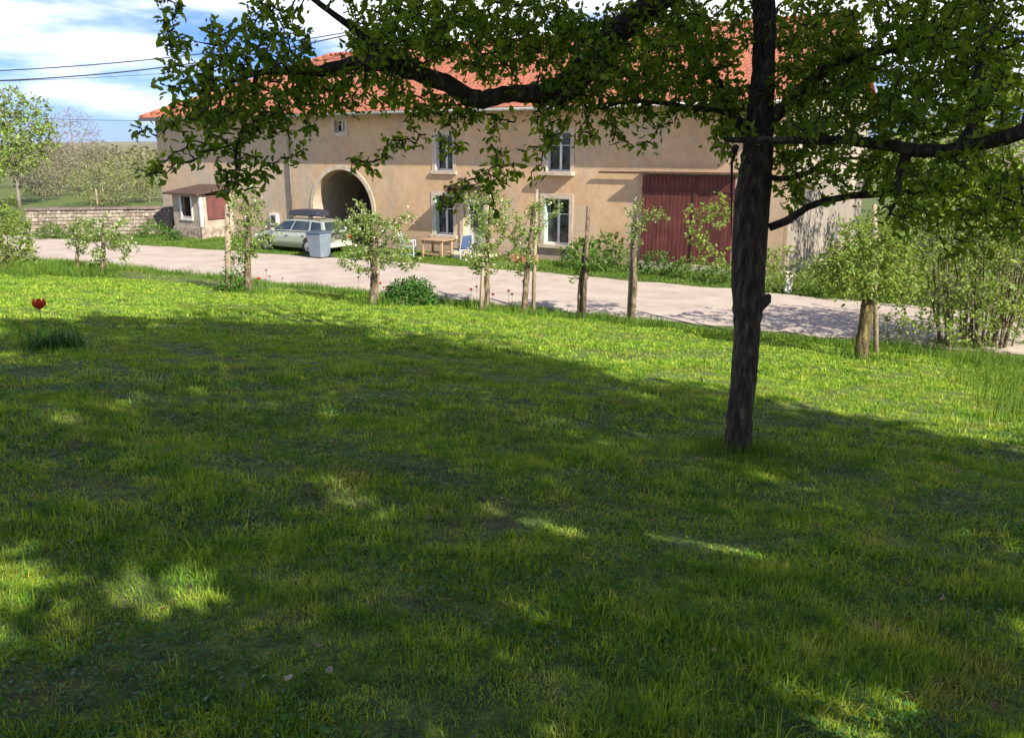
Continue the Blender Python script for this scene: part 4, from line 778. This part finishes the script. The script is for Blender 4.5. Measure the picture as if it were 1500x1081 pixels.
orchard((113, 402), (116, 335), 3, [(115, 345, 18, 24, 0, 12)], 'leaf_pale', 'thin sapling just left of the wide low blossoming tree', per=40, size=.07, blossom=6)
orchard((364, 430), (362, 285), 6, [(360, 300, 28, 30, 0, 26), (365, 345, 34, 32, 0, 34), (352, 380, 22, 20, 0, 10), (395, 340, 16, 22, 0, 6)], 'leaf_pale', 'narrow pale tree with tulips at its foot in front of the silver car nose', per=44, size=.07, blossom=6)
orchard((546, 447), (550, 320), 7, [(545, 345, 42, 36, 0, 50), (510, 335, 30, 16, 0, 16), (585, 330, 30, 26, 0, 13), (555, 380, 62, 20, 0, 44), (525, 310, 18, 14, 0, 10)], 'leaf_pale', 'round headed blossoming tree with thick pale trunk before the arch', per=50, size=.07, blossom=13)
orchard((712, 455), (716, 300), 5, [(715, 320, 34, 42, 0, 66), (708, 380, 30, 22, 0, 32), (740, 345, 20, 40, 0, 14), (700, 290, 20, 14, 0, 8)], 'leaf_pale', 'tall blossoming tree in front of the house entrance with red tulips at its foot', per=54, size=.07, blossom=10)
orchard((768, 460), (780, 300), 5.5, [(775, 340, 26, 40, 0, 30), (765, 385, 22, 18, 0, 14), (800, 310, 24, 18, 0, 12)], 'leaf_pale', 'slim tree right of the entrance with sparse foliage and brown trunk', per=48, size=.07, blossom=6)
orchard((848, 467), (858, 345), 5, [(862, 375, 38, 24, 0, 40), (895, 365, 20, 26, 0, 14), (845, 400, 22, 10, 0, 9)], 'leaf_mid', 'short dark green tree low beside a tall bare stake', per=54, size=.075, blossom=0)
orchard((926, 475), (932, 305), 5.5, [(930, 325, 16, 32, 0, 22), (960, 318, 24, 12, 0, 10), (928, 350, 12, 20, 0, 6)], 'leaf_pale', 'slender trained tree with a bare lower trunk left of the red barn door', per=46, size=.065, blossom=9)
orchard((1082, 488), (1078, 300), 4, [(1035, 320, 32, 22, 0, 18), (1020, 350, 24, 14, 0, 9), (1045, 375, 24, 22, 0, 9), (1065, 300, 30, 20, 0, 8), (1140, 380, 34, 24, 0, 12)], 'leaf_young', 'sparse bright green tree half hidden behind the dark foreground trunk', per=40, size=.075)
bb1, D1 = orchard((1262, 527), (1272, 420), 12, [(1270, 395, 60, 45, 0, 110), (1225, 400, 36, 34, 0, 34), (1315, 410, 42, 30, 0, 36), (1285, 345, 50, 36, 0, 50), (1320, 370, 30, 36, 0, 24), (1240, 350, 30, 30, 0, 18)], 'leaf_young', 'stout yellow barked tree with bright green crown at the right of the lawn', bark='bark_yellow', per=52, size=.07)
stake((1284, 517), (1281, 300), 4, 'tall thin stake right behind the stout yellow barked tree')
stake((334, 428), (333, 300), 4.5, 'pale upright stake just left of the narrow tree by the car')
stake((551, 446), (556, 330), 3, 'stake tied against the thick pale trunk before the arch')
stake((704, 456), (708, 385), 3, 'thin stake left of the tree before the entrance')
stake((781, 460), (786, 278), 3, 'stake rising above the slim tree right of the entrance')
stake((854, 468), (862, 303), 3.6, 'tall bare brown stake leaning over the short dark green tree', 'bark_light')
stake((920, 474), (927, 330), 2.5, 'stake beside the slender trained tree near the barn door')

# ================================================================== SHRUBS, CLUMPS
def shrub(name, b, w, h, leaf, label, cat='shrub', n=130, size=.08, per=50, group=None, wy=None):
    e = empty(name, b, label, cat, group); T = []
    for _ in range(n):
        while True:
            a, c, q = random.uniform(-1, 1), random.uniform(-1, 1), random.uniform(0, 1)
            if a * a + c * c + (q * 1.0) ** 2 < 1: break
        T.append((b.x + a * w, b.y + c * (wy or w), b.z + .05 + q * h))
    stems = []
    for _ in range(6): stems += seg_pts([b + Vector((random.uniform(-.1, .1) * w, random.uniform(-.1, .1) * w, 0)), b + Vector((random.uniform(-.4, .4) * w, random.uniform(-.4, .4) * w, h * .5))], .1)
    p = grow(stems, np.array(T), step=.08, wob=.12, lift=.05); twigs_obj(p, M['bark_light'], e, .01, .003, 'stems')
    foliage_obj(leaves_on(p, per, size, from_=.1, spread=.05, droop=-.1, width=.5), M[leaf], e); return e
g1 = G(600, 447); shrub('peony_bush', g1, .78, .72, 'leaf_shrub', 'round dense green bush between the blossoming tree and the road', n=900, per=80)
g1 = G(342, 428); shrub('bush', g1, .45, .65, 'leaf_shrub', 'small green bush at the foot of the narrow tree by the car', n=110, per=55)
g1 = G(15, 398); shrub('bush', g1, .95, 2.3, 'leaf_young', 'bright leaved bush at the left edge of the lawn', n=380, per=44, size=.11)
g1 = G(12, 396) + Vector((0, -.4, 0)); g1.z = gz(g1.x, g1.y)
st = empty('tree_stump', g1, 'dark weathered stump at the far left edge of the lawn', 'stump')
o_, _ = limb('stump', [g1 + Vector((0, 0, -.1)), g1 + Vector((0, 0, .3)), g1 + Vector((.03, 0, .62)), g1 + Vector((.03, 0, .66))], [.5, .42, .4, .3], M['bark_far'], st, k=14, rough=.08)
g1 = G(1308, 510) ; shrub('bush', g1, .42, .75, 'leaf_pale', 'thin grey leaved bush behind the stout yellow barked tree', n=70, per=34, size=.06)
for k, (x, y, w, h, lf) in enumerate([(850, 392, .8, 1.15, 'leaf_shrub'), (905, 398, .8, 1.0, 'leaf_mid'), (960, 402, .75, .9, 'leaf_shrub'), (1010, 408, .8, .75, 'leaf_mid'), (1060, 415, .8, .8, 'leaf_mid')]):
    r = ray(x, y); t = GZ / r.z; shrub('leafy_plant', Vector((r.x * t, r.y * t, GZ)), w, h, lf, ['dark green shrub in the bed left of the barn door', 'light green leafy plant second from the left in the bed', 'dark green plant under the left edge of the red barn door', 'low light green plant under the middle of the red barn door', 'low light green plant under the right side of the barn door'][k], 'plant', n=120, per=42, size=.1, group='plants in the bed along the house')
for k, (x, y, w, h, lf, lab) in enumerate([(1135, 428, .7, 1.0, 'leaf_pale', 'greyish bush behind the white marker post'), (1195, 432, .8, 1.3, 'leaf_pale', 'tall pale bush on the verge at the gable corner'), (1240, 438, .9, 1.0, 'leaf_young', 'yellow green bush on the verge behind the stout tree'), (1330, 445, 1.1, 1.5, 'leaf_young', 'bright bush on the verge right of the stout tree')]):
    r = ray(x, y); t = GZ / r.z; shrub('verge_bush', Vector((r.x * t, r.y * t, GZ)), w, h, lf, lab, 'bush', n=110, per=40, size=.1, group='bushes on the verge by the gable')
for k, (x, y, w, h, lf, lab) in enumerate([(75, 350, .9, .8, 'leaf_mid', 'low weedy bush at the left end of the stone wall'), (150, 352, 1.0, .6, 'leaf_pale', 'pale low bush against the middle of the stone wall'), (225, 347, .9, .9, 'leaf_mid', 'green bush where the stone wall meets the shed'), (255, 352, .5, .5, 'leaf_shrub', 'small dark bush at the foot of the shed')]):
    r = ray(x, y); t = GZ / r.z; shrub('verge_bush', Vector((r.x * t, r.y * t, GZ)), w, h, lf, lab, 'bush', n=140, per=44, size=.1, group='bushes along the stone wall')
# hazel clump: many upright stems
hz = G(1430, 508); hb = empty('hazel_clump', hz, 'tall clump of upright stems with leafy top at the right end of the road edge', 'shrub')
sd3 = []; stm = []
for k in range(34):
    bx_ = hz + Vector((random.uniform(-.8, .9), random.uniform(-.35, .5), -.05)); lean = Vector(((bx_.x - hz.x) * random.uniform(.3, 1.1) + random.uniform(-.3, .3), random.uniform(-.4, .6), 0)); h = random.uniform(1.9, 3.9)
    p = [bx_, bx_ + lean * .35 + Vector((random.uniform(-.1, .1), 0, h * .4)), bx_ + lean * 1.0 + Vector((random.uniform(-.15, .15), 0, h))]
    P, R = smooth_path(p, [random.uniform(.025, .055), .024, .008], 6); stm.append((np.array([tuple(q) for q in P]), np.array(R))); sd3 += [tuple(q) for q in P[4:]]
V_, F_ = tube_np([s[0] for s in stm], [s[1] for s in stm], 6); link('stems', np_mesh('stems', V_, F_), mat('hazel stem', (.12, .1, .06), .9, noise=(6, 4), stops=[(.3, (.06, .05, .03)), (.7, (.22, .18, .11))]), hb, smooth=True)
T3 = np.array([(hz.x + random.gauss(0, .95), hz.y + random.gauss(0, .75), hz.z + random.uniform(.45, 3.9)) for _ in range(1900)])
p = grow(sd3, T3, step=.12, wob=.12, lift=.08); twigs_obj(p, M['bark_far'], hb, .01, .003, k=3); foliage_obj(leaves_on(p, 34, .085, from_=.1, spread=.07, droop=.2, width=.7), M['leaf_young'], hb)
# trees beyond at the right
def far_tree(px, py, dep, h, rx, leaf, label, n=200, per=10, size=.2, bark='bark_far', fullness=.45, group='trees beyond the road', name='tree', low=.25, trunk=.018):
    r = ray(px, py); b = Vector((r.x, r.y, 0)) * (dep / CT); b.z = GZ
    e = empty(name, b, label, 'tree', group)
    tp, R = smooth_path([b + Vector((0, 0, -.2)), b + Vector((.1, 0, h * .35)), b + Vector((-.05, 0, h * .7)), b + Vector((0, 0, h * .95))], [h * trunk, h * trunk * .75, h * trunk * .4, .03])
    MB().tube(tp, R, 8).build('trunk', M[bark], e, smooth=True); cz = h * (1 + low) / 2; rz_ = h * (1 - low) / 2
    u = rng.normal(0, 1, (n, 3)); u /= np.linalg.norm(u, axis=1)[:, None]; u *= (rng.uniform(.1, 1, n) ** fullness)[:, None]
    T = np.column_stack([b.x + u[:, 0] * rx, b.y + u[:, 1] * rx, b.z + cz + u[:, 2] * rz_])
    p = grow([tuple(q) for q in tp[4:]], T, step=.3, wob=.1, lift=.12); twigs_obj(p, M[bark], e, h * .005 + .01 if leaf else .03, .012, k=3)
    if leaf: foliage_obj(leaves_on(p, per, size, from_=.15, spread=.14, droop=.1, width=.7), M[leaf], e)
    return e
far_tree(1480, 400, 27, 8.5, 3.2, 'leaf_young', 'bright spring tree beyond the hazel clump at the right edge', n=260, per=16, size=.16)
far_tree(1390, 400, 38, 8.5, 3.2, 'leaf_young', 'sunlit tree past the gable end seen through the apple leaves', n=220, per=12, size=.2)
far_tree(1320, 400, 60, 8, 4, 'leaf_far', 'paler tree farther off past the gable end', n=160, per=8, size=.3)
far_tree(1500, 440, 24, 5.2, 2.3, 'leaf_young', 'dense green thicket tree at the right edge beyond the road', n=420, per=22, size=.13, low=.02)
far_tree(1400, 440, 28, 5.4, 2.2, 'leaf_young', 'dense bright thicket tree behind the upright stems', n=420, per=20, size=.13, low=.02)
far_tree(1345, 430, 33, 4.6, 2.0, 'leaf_mid', 'bushy green tree between the gable end and the upright stems', n=320, per=16, size=.15, low=.02)
# left background
far_tree(28, 300, 66, 9.5, 3.7, 'leaf_young', 'bright spring green tree at the left edge beyond the wall', n=700, per=13, size=.24, fullness=.5)
far_tree(-30, 300, 58, 7.0, 3.0, 'leaf_young', 'yellow green tree cut by the left edge beyond the wall', n=240, per=9, size=.3)
far_tree(117, 290, 92, 8.9, 3.4, None, 'bare round headed grey tree against the sky', n=1500, fullness=.35, low=.2, name='bare_tree')
far_tree(95, 290, 96, 6.0, 2.8, None, 'smaller bare brownish tree left of the bare round one', n=900, fullness=.4, low=.15, name='bare_tree')
bl = ['brownish budding tree under the bare tree', 'olive budding tree right of the bare tree', 'low olive tree above the stone wall', 'greenish tree above the middle of the stone wall', 'green bushy tree nearest the house corner', 'brown budding tree far behind the bright spring tree', 'small leafless brown tree between the spring tree and the wall']
for k, (x, d, h, rx, lf) in enumerate([(85, 80, 5.0, 3.2, 'bud_far'), (150, 88, 5.6, 3.6, 'bud_far'), (180, 70, 3.9, 3.4, 'leaf_far'), (150, 66, 3.5, 3, 'leaf_far'), (218, 72, 4.2, 3.4, 'leaf_far'), (40, 98, 5.6, 4.5, 'bud_far'), (62, 74, 4.0, 2.4, 'bud_far')]):
    far_tree(x, 290, d, h, rx, lf, bl[k], n=330, per=15, size=.15, low=.03)
fw = ['left', 'right']
for k, (x, d) in enumerate([(0, 210), (60, 190), (120, 215), (175, 185), (215, 200), (1420, 120), (1500, 110), (1350, 140)]):
    labs = ['distant brown copse tree at the left edge of the skyline', 'distant copse tree behind the bright spring tree', 'distant copse tree behind the bare tree', 'distant copse tree right of the bare tree', 'distant copse tree touching the house corner', 'distant tree low behind the hazel clump', 'distant tree at the far right edge', 'distant tree right of the gable']
    far_tree(x, 250, d, 5.0 if x < 500 else 8, 9 if x < 500 else 6, 'bud_far' if x < 500 else 'leaf_far', labs[k], n=160, per=5, size=.8, low=.02, trunk=.012, group='far trees')
fp = Vector((ray(143, 300).x * 55, ray(143, 300).y * 55, GZ))
tag(MB().tube([fp, fp + Vector((0, 0, 2.0))], [.06, .05], 8).build('fence_post', M['stake'], smooth=True), 'slim pale post standing behind the stone wall', 'post')

# ================================================================== FLOWERS
M['petal'] = mat('red petal', (.55, .02, .03), .5, transl=.3); M['petal2'] = mat('orange red petal', (.6, .05, .012), .5, transl=.3); M['petal3'] = mat('dusky pink petal', (.4, .1, .18), .5, transl=.3); M['stem'] = mat('flower stem', (.1, .2, .05), .6)
def flower(bloom, base, r, pm, label, group='tulips along the lawn edge', name='tulip', leaves=3, lh=.25, up=.9):
    e = empty(name, base, label, 'flower', group)
    MB().tube([base + Vector((0, 0, -.02)), base.lerp(bloom, .5) + Vector((.01, 0, 0)), bloom - Vector((0, 0, r * .8))], [.006, .005, .005], 6).build('stem', M['stem'], e, smooth=True)
    mb = MB()
    for k in range(6):
        a0 = k * math.pi / 3; w = .62; rows = []
        for j, (q, z, s) in enumerate(((.12, -.9, .3), (.8, -.45, .9), (1.0, .1, 1.0), (.85 * (1 if up > .8 else 1.25), .7, .55))):
            rows.append([bloom + Vector((math.cos(a0 + da * s) * q * r * (1 if k % 2 else .92), math.sin(a0 + da * s) * q * r * (1 if k % 2 else .92), z * r * up)) for da in (-w, 0, w)])
        n = len(mb.v)
        for rw in rows: mb.v += [tuple(p) for p in rw]
        for j in range(3):
            for i in range(2): mb.f.append((n + j * 3 + i, n + j * 3 + i + 1, n + j * 3 + i + 4, n + j * 3 + i + 3))
    mb.build('bloom', pm, e, smooth=True)
    lf = MB()
    for k in range(leaves):
        a = random.uniform(0, 6.28); d = Vector((math.cos(a), math.sin(a), 0)); w = Vector((-d.y, d.x, 0)) * .014
        p0, p1, p2 = base, base + d * .06 + Vector((0, 0, lh * .6)), base + d * .14 + Vector((0, 0, lh)); n = len(lf.v)
        lf.v += [tuple(p0 - w * .6), tuple(p0 + w * .6), tuple(p1 + w), tuple(p1 - w), tuple(p2)]; lf.f += [(n, n + 1, n + 2, n + 3), (n + 3, n + 2, n + 4)]
    if leaves: lf.build('leaves', M['leaf_mid'], e)
pb = G(82, 512); pc = G(60, 508); flower(at(57, 445, depth_of(pc)), pc, .085, M['petal2'], 'large orange red poppy standing alone on the left of the lawn', None, 'poppy', 0, up=.95)
fl = [((690, 424), (693, 452), .042, 'petal', 'leftmost red tulip at the foot of the entrance tree'), ((698, 420), (699, 452), .035, 'petal', 'highest red tulip left of the entrance tree trunk'), ((722, 431), (720, 454), .042, 'petal', 'low red tulip just right of the entrance tree trunk'), ((745, 426), (744, 456), .038, 'petal', 'red tulip standing tall between the two trees before the entrance'), ((750, 431), (750, 457), .035, 'petal', 'red tulip touching the slim tree on its left'),
      ((557, 415), (558, 445), .042, 'petal', 'red tulip right of the thick pale trunk before the arch'), ((562, 421), (563, 446), .032, 'petal', 'small red tulip between the thick pale trunk and the round bush'), ((525, 406), (526, 440), .032, 'petal3', 'dusky pink tulip left of the thick pale trunk'),
      ((379, 408), (380, 428), .045, 'petal2', 'orange red tulip right of the narrow tree by the car'), ((357, 399), (358, 428), .045, 'petal2', 'orange red tulip above the small green bush'), ((390, 396), (391, 426), .036, 'petal3', 'topmost pink tulip right of the narrow tree by the car'), ((395, 405), (395, 427), .032, 'petal3', 'lower pink tulip right of the narrow tree by the car'), ((414, 408), (415, 430), .028, 'petal3', 'pale pink tulip standing alone near the road edge')]
for (a, b_), (c, d), r, pm, lab in [((f[0]), (f[1]), f[2], f[3], f[4]) for f in fl]:
    q = G(c, d); flower(at(a, b_, depth_of(q)), q, r * 1.1, M[pm], lab)

# ================================================================== GRASS
def blades(x, y, h, w, lean=.45, zoff=0, la=None):
    n = len(x); z = ground_z(x, y) + zoff - .01; an = rng.uniform(0, 2 * np.pi, n); la = rng.uniform(0, 2 * np.pi, n) if la is None else la; ln = np.abs(rng.normal(0, lean, n))
    wx, wy = np.cos(an) * w * .5, np.sin(an) * w * .5; dx, dy = np.cos(la) * ln * h, np.sin(la) * ln * h
    b = np.stack([x, y, z], 1); W = np.stack([wx, wy, np.zeros(n)], 1)
    mid = b + np.stack([dx * .35, dy * .35, h * .6], 1); tip = b + np.stack([dx, dy, h * np.clip(1 - ln * .35, .4, 1)], 1)
    V = np.stack([b - W, b + W, mid + W * .75, mid - W * .75, tip], 1).reshape(-1, 3); i = np.arange(n)[:, None] * 5
    return V, [i + np.array([0, 1, 2, 3]), i + np.array([3, 2, 4])]
def sample_wedge(n, a0, a1, d0, d1):
    """points in front of the lens between two distances, on the lawn"""
    d = np.sqrt(rng.uniform(d0 ** 2, d1 ** 2, n)); u = rng.uniform(-.72, .72, n); x = u * d; y = d
    a = x * .5 + y * .866; k = (a > a0) & (a < a1); return x[k], y[k]
def patch(x, y, s=1.0, ph=0): return .5 + .25 * (np.sin(x * 1.3 * s + 2 * np.sin(y * .9 * s + ph)) + np.sin(y * 1.7 * s + 1.6 * np.sin(x * 1.1 * s + ph * 2)))
def grassmat(name, a, b, c, dry, transl=.35):
    return mat(name, a, .6, noise=(.9, 5, .55), stops=[(0, a), (.45, b), (.8, c), (1, dry)], island=True, transl=transl, spec=.25)
def lawn_mat():
    m = mat('lawn grass', (.1, .2, .02), .5, noise=(4.5, 7, .6), stops=[(0, (.055, .155, .02)), (.4, (.15, .31, .03)), (.76, (.39, .5, .055)), (1, (.55, .54, .14))], island=True, transl=.4, spec=.35)
    t = m.node_tree; b = t.nodes['Principled BSDF']; src = b.inputs['Base Color'].links[0].from_socket; tcn = N(t, 'ShaderNodeTexCoord')
    n = N(t, 'ShaderNodeTexNoise'); n.inputs['Scale'].default_value = 1.1; n.inputs['Detail'].default_value = 7; n.inputs['Roughness'].default_value = .65; t.links.new(tcn.outputs['Object'], n.inputs['Vector'])
    mr = N(t, 'ShaderNodeMapRange'); mr.inputs[1].default_value = .54; mr.inputs[2].default_value = .7; mr.inputs[4].default_value = .6; t.links.new(n.outputs[0], mr.inputs[0])
    mx = N(t, 'ShaderNodeMix', data_type='RGBA'); mx.inputs[7].default_value = (.27, .22, .08, 1); t.links.new(mr.outputs[0], mx.inputs[0]); t.links.new(src, mx.inputs[6])
    for nd in t.nodes:
        if nd.type == 'HUE_SAT': t.links.new(mx.outputs[2], nd.inputs['Color'])
    t.links.new(mx.outputs[2], b.inputs['Base Color']); return m
M['grass'] = lawn_mat()
M['grass_tall'] = grassmat('tall verge grass', (.05, .12, .015), (.09, .18, .022), (.16, .25, .035), (.25, .3, .08))
parts = []
for (n, d0, d1, hm, wm_, cs) in ((13500, 2.0, 4.2, .04, .0045, .03), (18000, 4.0, 7.5, .04, .007, .04), (16000, 7.3, 13, .045, .012, .05), (36000, 12.6, 26, .045, .027, .09), (4000, 20, 38, .045, .03, .1)):
    cx, cy = sample_wedge(n, -5, 20.8, d0, d1); pt = patch(cx, cy, 1.2); pt2 = patch(cx, cy, 3.7, 1.3)
    keep = rng.uniform(0, 1, len(cx)) < (.38 + .65 * pt2); cx, cy, pt, pt2 = cx[keep], cy[keep], pt[keep], pt2[keep]
    ch_ = hm * (.45 + .55 * pt + .4 * pt2) * np.exp(rng.normal(0, .33, len(cx))); K = 15
    ox = rng.normal(0, cs, (len(cx), K)); oy = rng.normal(0, cs, (len(cx), K))
    x = (cx[:, None] + ox).ravel(); y = (cy[:, None] + oy).ravel(); h = (ch_[:, None] * rng.uniform(.4, 1.3, ox.shape)).ravel()
    out = np.arctan2(oy, ox).ravel() + rng.normal(0, .7, x.size)
    parts.append(blades(x, y, h, wm_ * rng.uniform(.6, 1.3, len(x)), .8, la=out))
def merge(parts):
    V = []; Q = []; T = []; n = 0
    for v, (q, t) in parts: V.append(v); Q.append(q + n); T.append(t + n); n += len(v)
    return np.concatenate(V), [np.concatenate(Q), np.concatenate(T)]
tag(link('lawn_grass', np_mesh('lawn_grass', *merge(parts)), M['grass']), 'short mown lawn grass with shaded and sunlit patches', 'grass', kind='stuff')
# broad-leaved weeds and clover, extra dark leaves added to deepen the foreground shade
x, y = sample_wedge(60000, -5, 19, 2.0, 9); k = patch(x, y, 2.1, .7) > rng.normal(.55, .12, len(x)); x, y = x[k], y[k]
pos = np.stack([x, y, ground_z(x, y) + rng.uniform(.005, .035, len(x))], 1); dd = rng.normal(0, 1, (len(x), 3)); dd[:, 2] = np.abs(dd[:, 2]) * .3
tag(link('clover', np_mesh('clover', *leaf_mesh(pos, dd, .021, .85, up=.25)), M['leaf_shrub']), 'low clover and broad leaved weeds scattered through the near lawn and thickened to darken it', 'weeds', kind='stuff')
x, y = sample_wedge(500, -5, 19, 2.0, 11); pos = np.stack([x, y, ground_z(x, y) + rng.uniform(.01, .04, len(x))], 1); dd = rng.normal(0, 1, (len(x), 3)); dd[:, 2] = np.abs(dd[:, 2]) * .2
tag(link('dead_leaves', np_mesh('dead_leaves', *leaf_mesh(pos, dd, .04, .6, up=.3)), leafmat('dead leaf', (.12, .07, .03), (.25, .16, .08), (.45, .36, .22), .1)), 'small brown dead leaves lying in the near lawn', 'dead leaves', kind='stuff')
# tufts around trunk and longer clumps
parts = []
def tuft(c, r, n, h, w=.006, ln=.35):
    x = rng.normal(c.x, r, n); y = rng.normal(c.y, r, n); return blades(x, y, h * rng.uniform(.35, 1.15, n), np.full(n, w), ln)
parts.append(tuft(TB, .2, 650, .17)); parts.append(tuft(TB + Vector((.05, -.35, 0)), .25, 420, .13))
for px, py in ((150, 405), (113, 403), (364, 430), (546, 447), (712, 455), (768, 460), (848, 467), (926, 475), (1262, 527), (1310, 510), (1400, 510)): parts.append(tuft(G(px, py), .38, 420, .26, .014))
for k in range(26): parts.append(tuft(G(90 + random.uniform(-60, 80), 402 + random.uniform(-6, 3)), .25, 160, .4, .02))
ee = rng.uniform(-34, 4, 26000); aa = rng.normal(20.6, .45, 26000); x = aa * .5 + ee * .866; y = aa * .866 - ee * .5
dn = patch(x, y, 1.9, .4); k = (rng.uniform(0, 1, len(x)) < .25 + .75 * dn) & (aa < 21.35); x, y, dn = x[k], y[k], dn[k]
parts.append(blades(x, y, (.08 + .2 * dn) * rng.uniform(.4, 1.3, len(x)), np.full(len(x), .016), .35))
# far verge
ee = rng.uniform(-46, 2, 42000); f_ = rng.uniform(0, 1, 42000); a0 = np.interp(ee, [-43, -30.1, -17.8, -8.1, -1.4], [26.4, 27.3, 28.25, 27.9, 27.5]) + .05; aa = a0 + f_ * (31.3 - a0)
x = aa * .5 + ee * .866; y = aa * .866 - ee * .5; dn = patch(x, y, 1.5, 2)
k = (f_ > .5 * (ee > -22)) | (rng.uniform(0, 1, len(x)) < 1); parts.append(blades(x[k], y[k], (.05 + .09 * dn[k]) * rng.uniform(.4, 1.3, k.sum()), np.full(k.sum(), .03), .5))
# right-hand rough grass
n = 26000; x = rng.uniform(5.6, 14, n); y = rng.uniform(6, 20, n); k = (x > 6.6 + (y - 11) * .42 + rng.normal(0, .3, n)) & (x * .5 + y * .866 < 20.8); x, y = x[k], y[k]
parts.append(blades(x, y, (.14 + .3 * patch(x, y, 1.4, 1)) * rng.uniform(.4, 1.2, len(x)), np.full(len(x), .012), .4))
tag(link('verge_grass', np_mesh('verge_grass', *merge(parts)), M['grass_tall']), 'taller grass tufts along the road edge and around the trunks', 'grass', kind='stuff')
# poppy leaf clump
cl = empty('leaf_clump', pb, 'dark arching leaf clump on the left of the lawn under the orange poppy', 'plant')
V_, F_ = blades(rng.normal(pb.x, .17, 420), rng.normal(pb.y, .12, 420), .3 * rng.uniform(.4, 1.2, 420), np.full(420, .014), .75)
link('leaves', np_mesh('leaves', V_, F_), M['leaf_shrub'], cl)
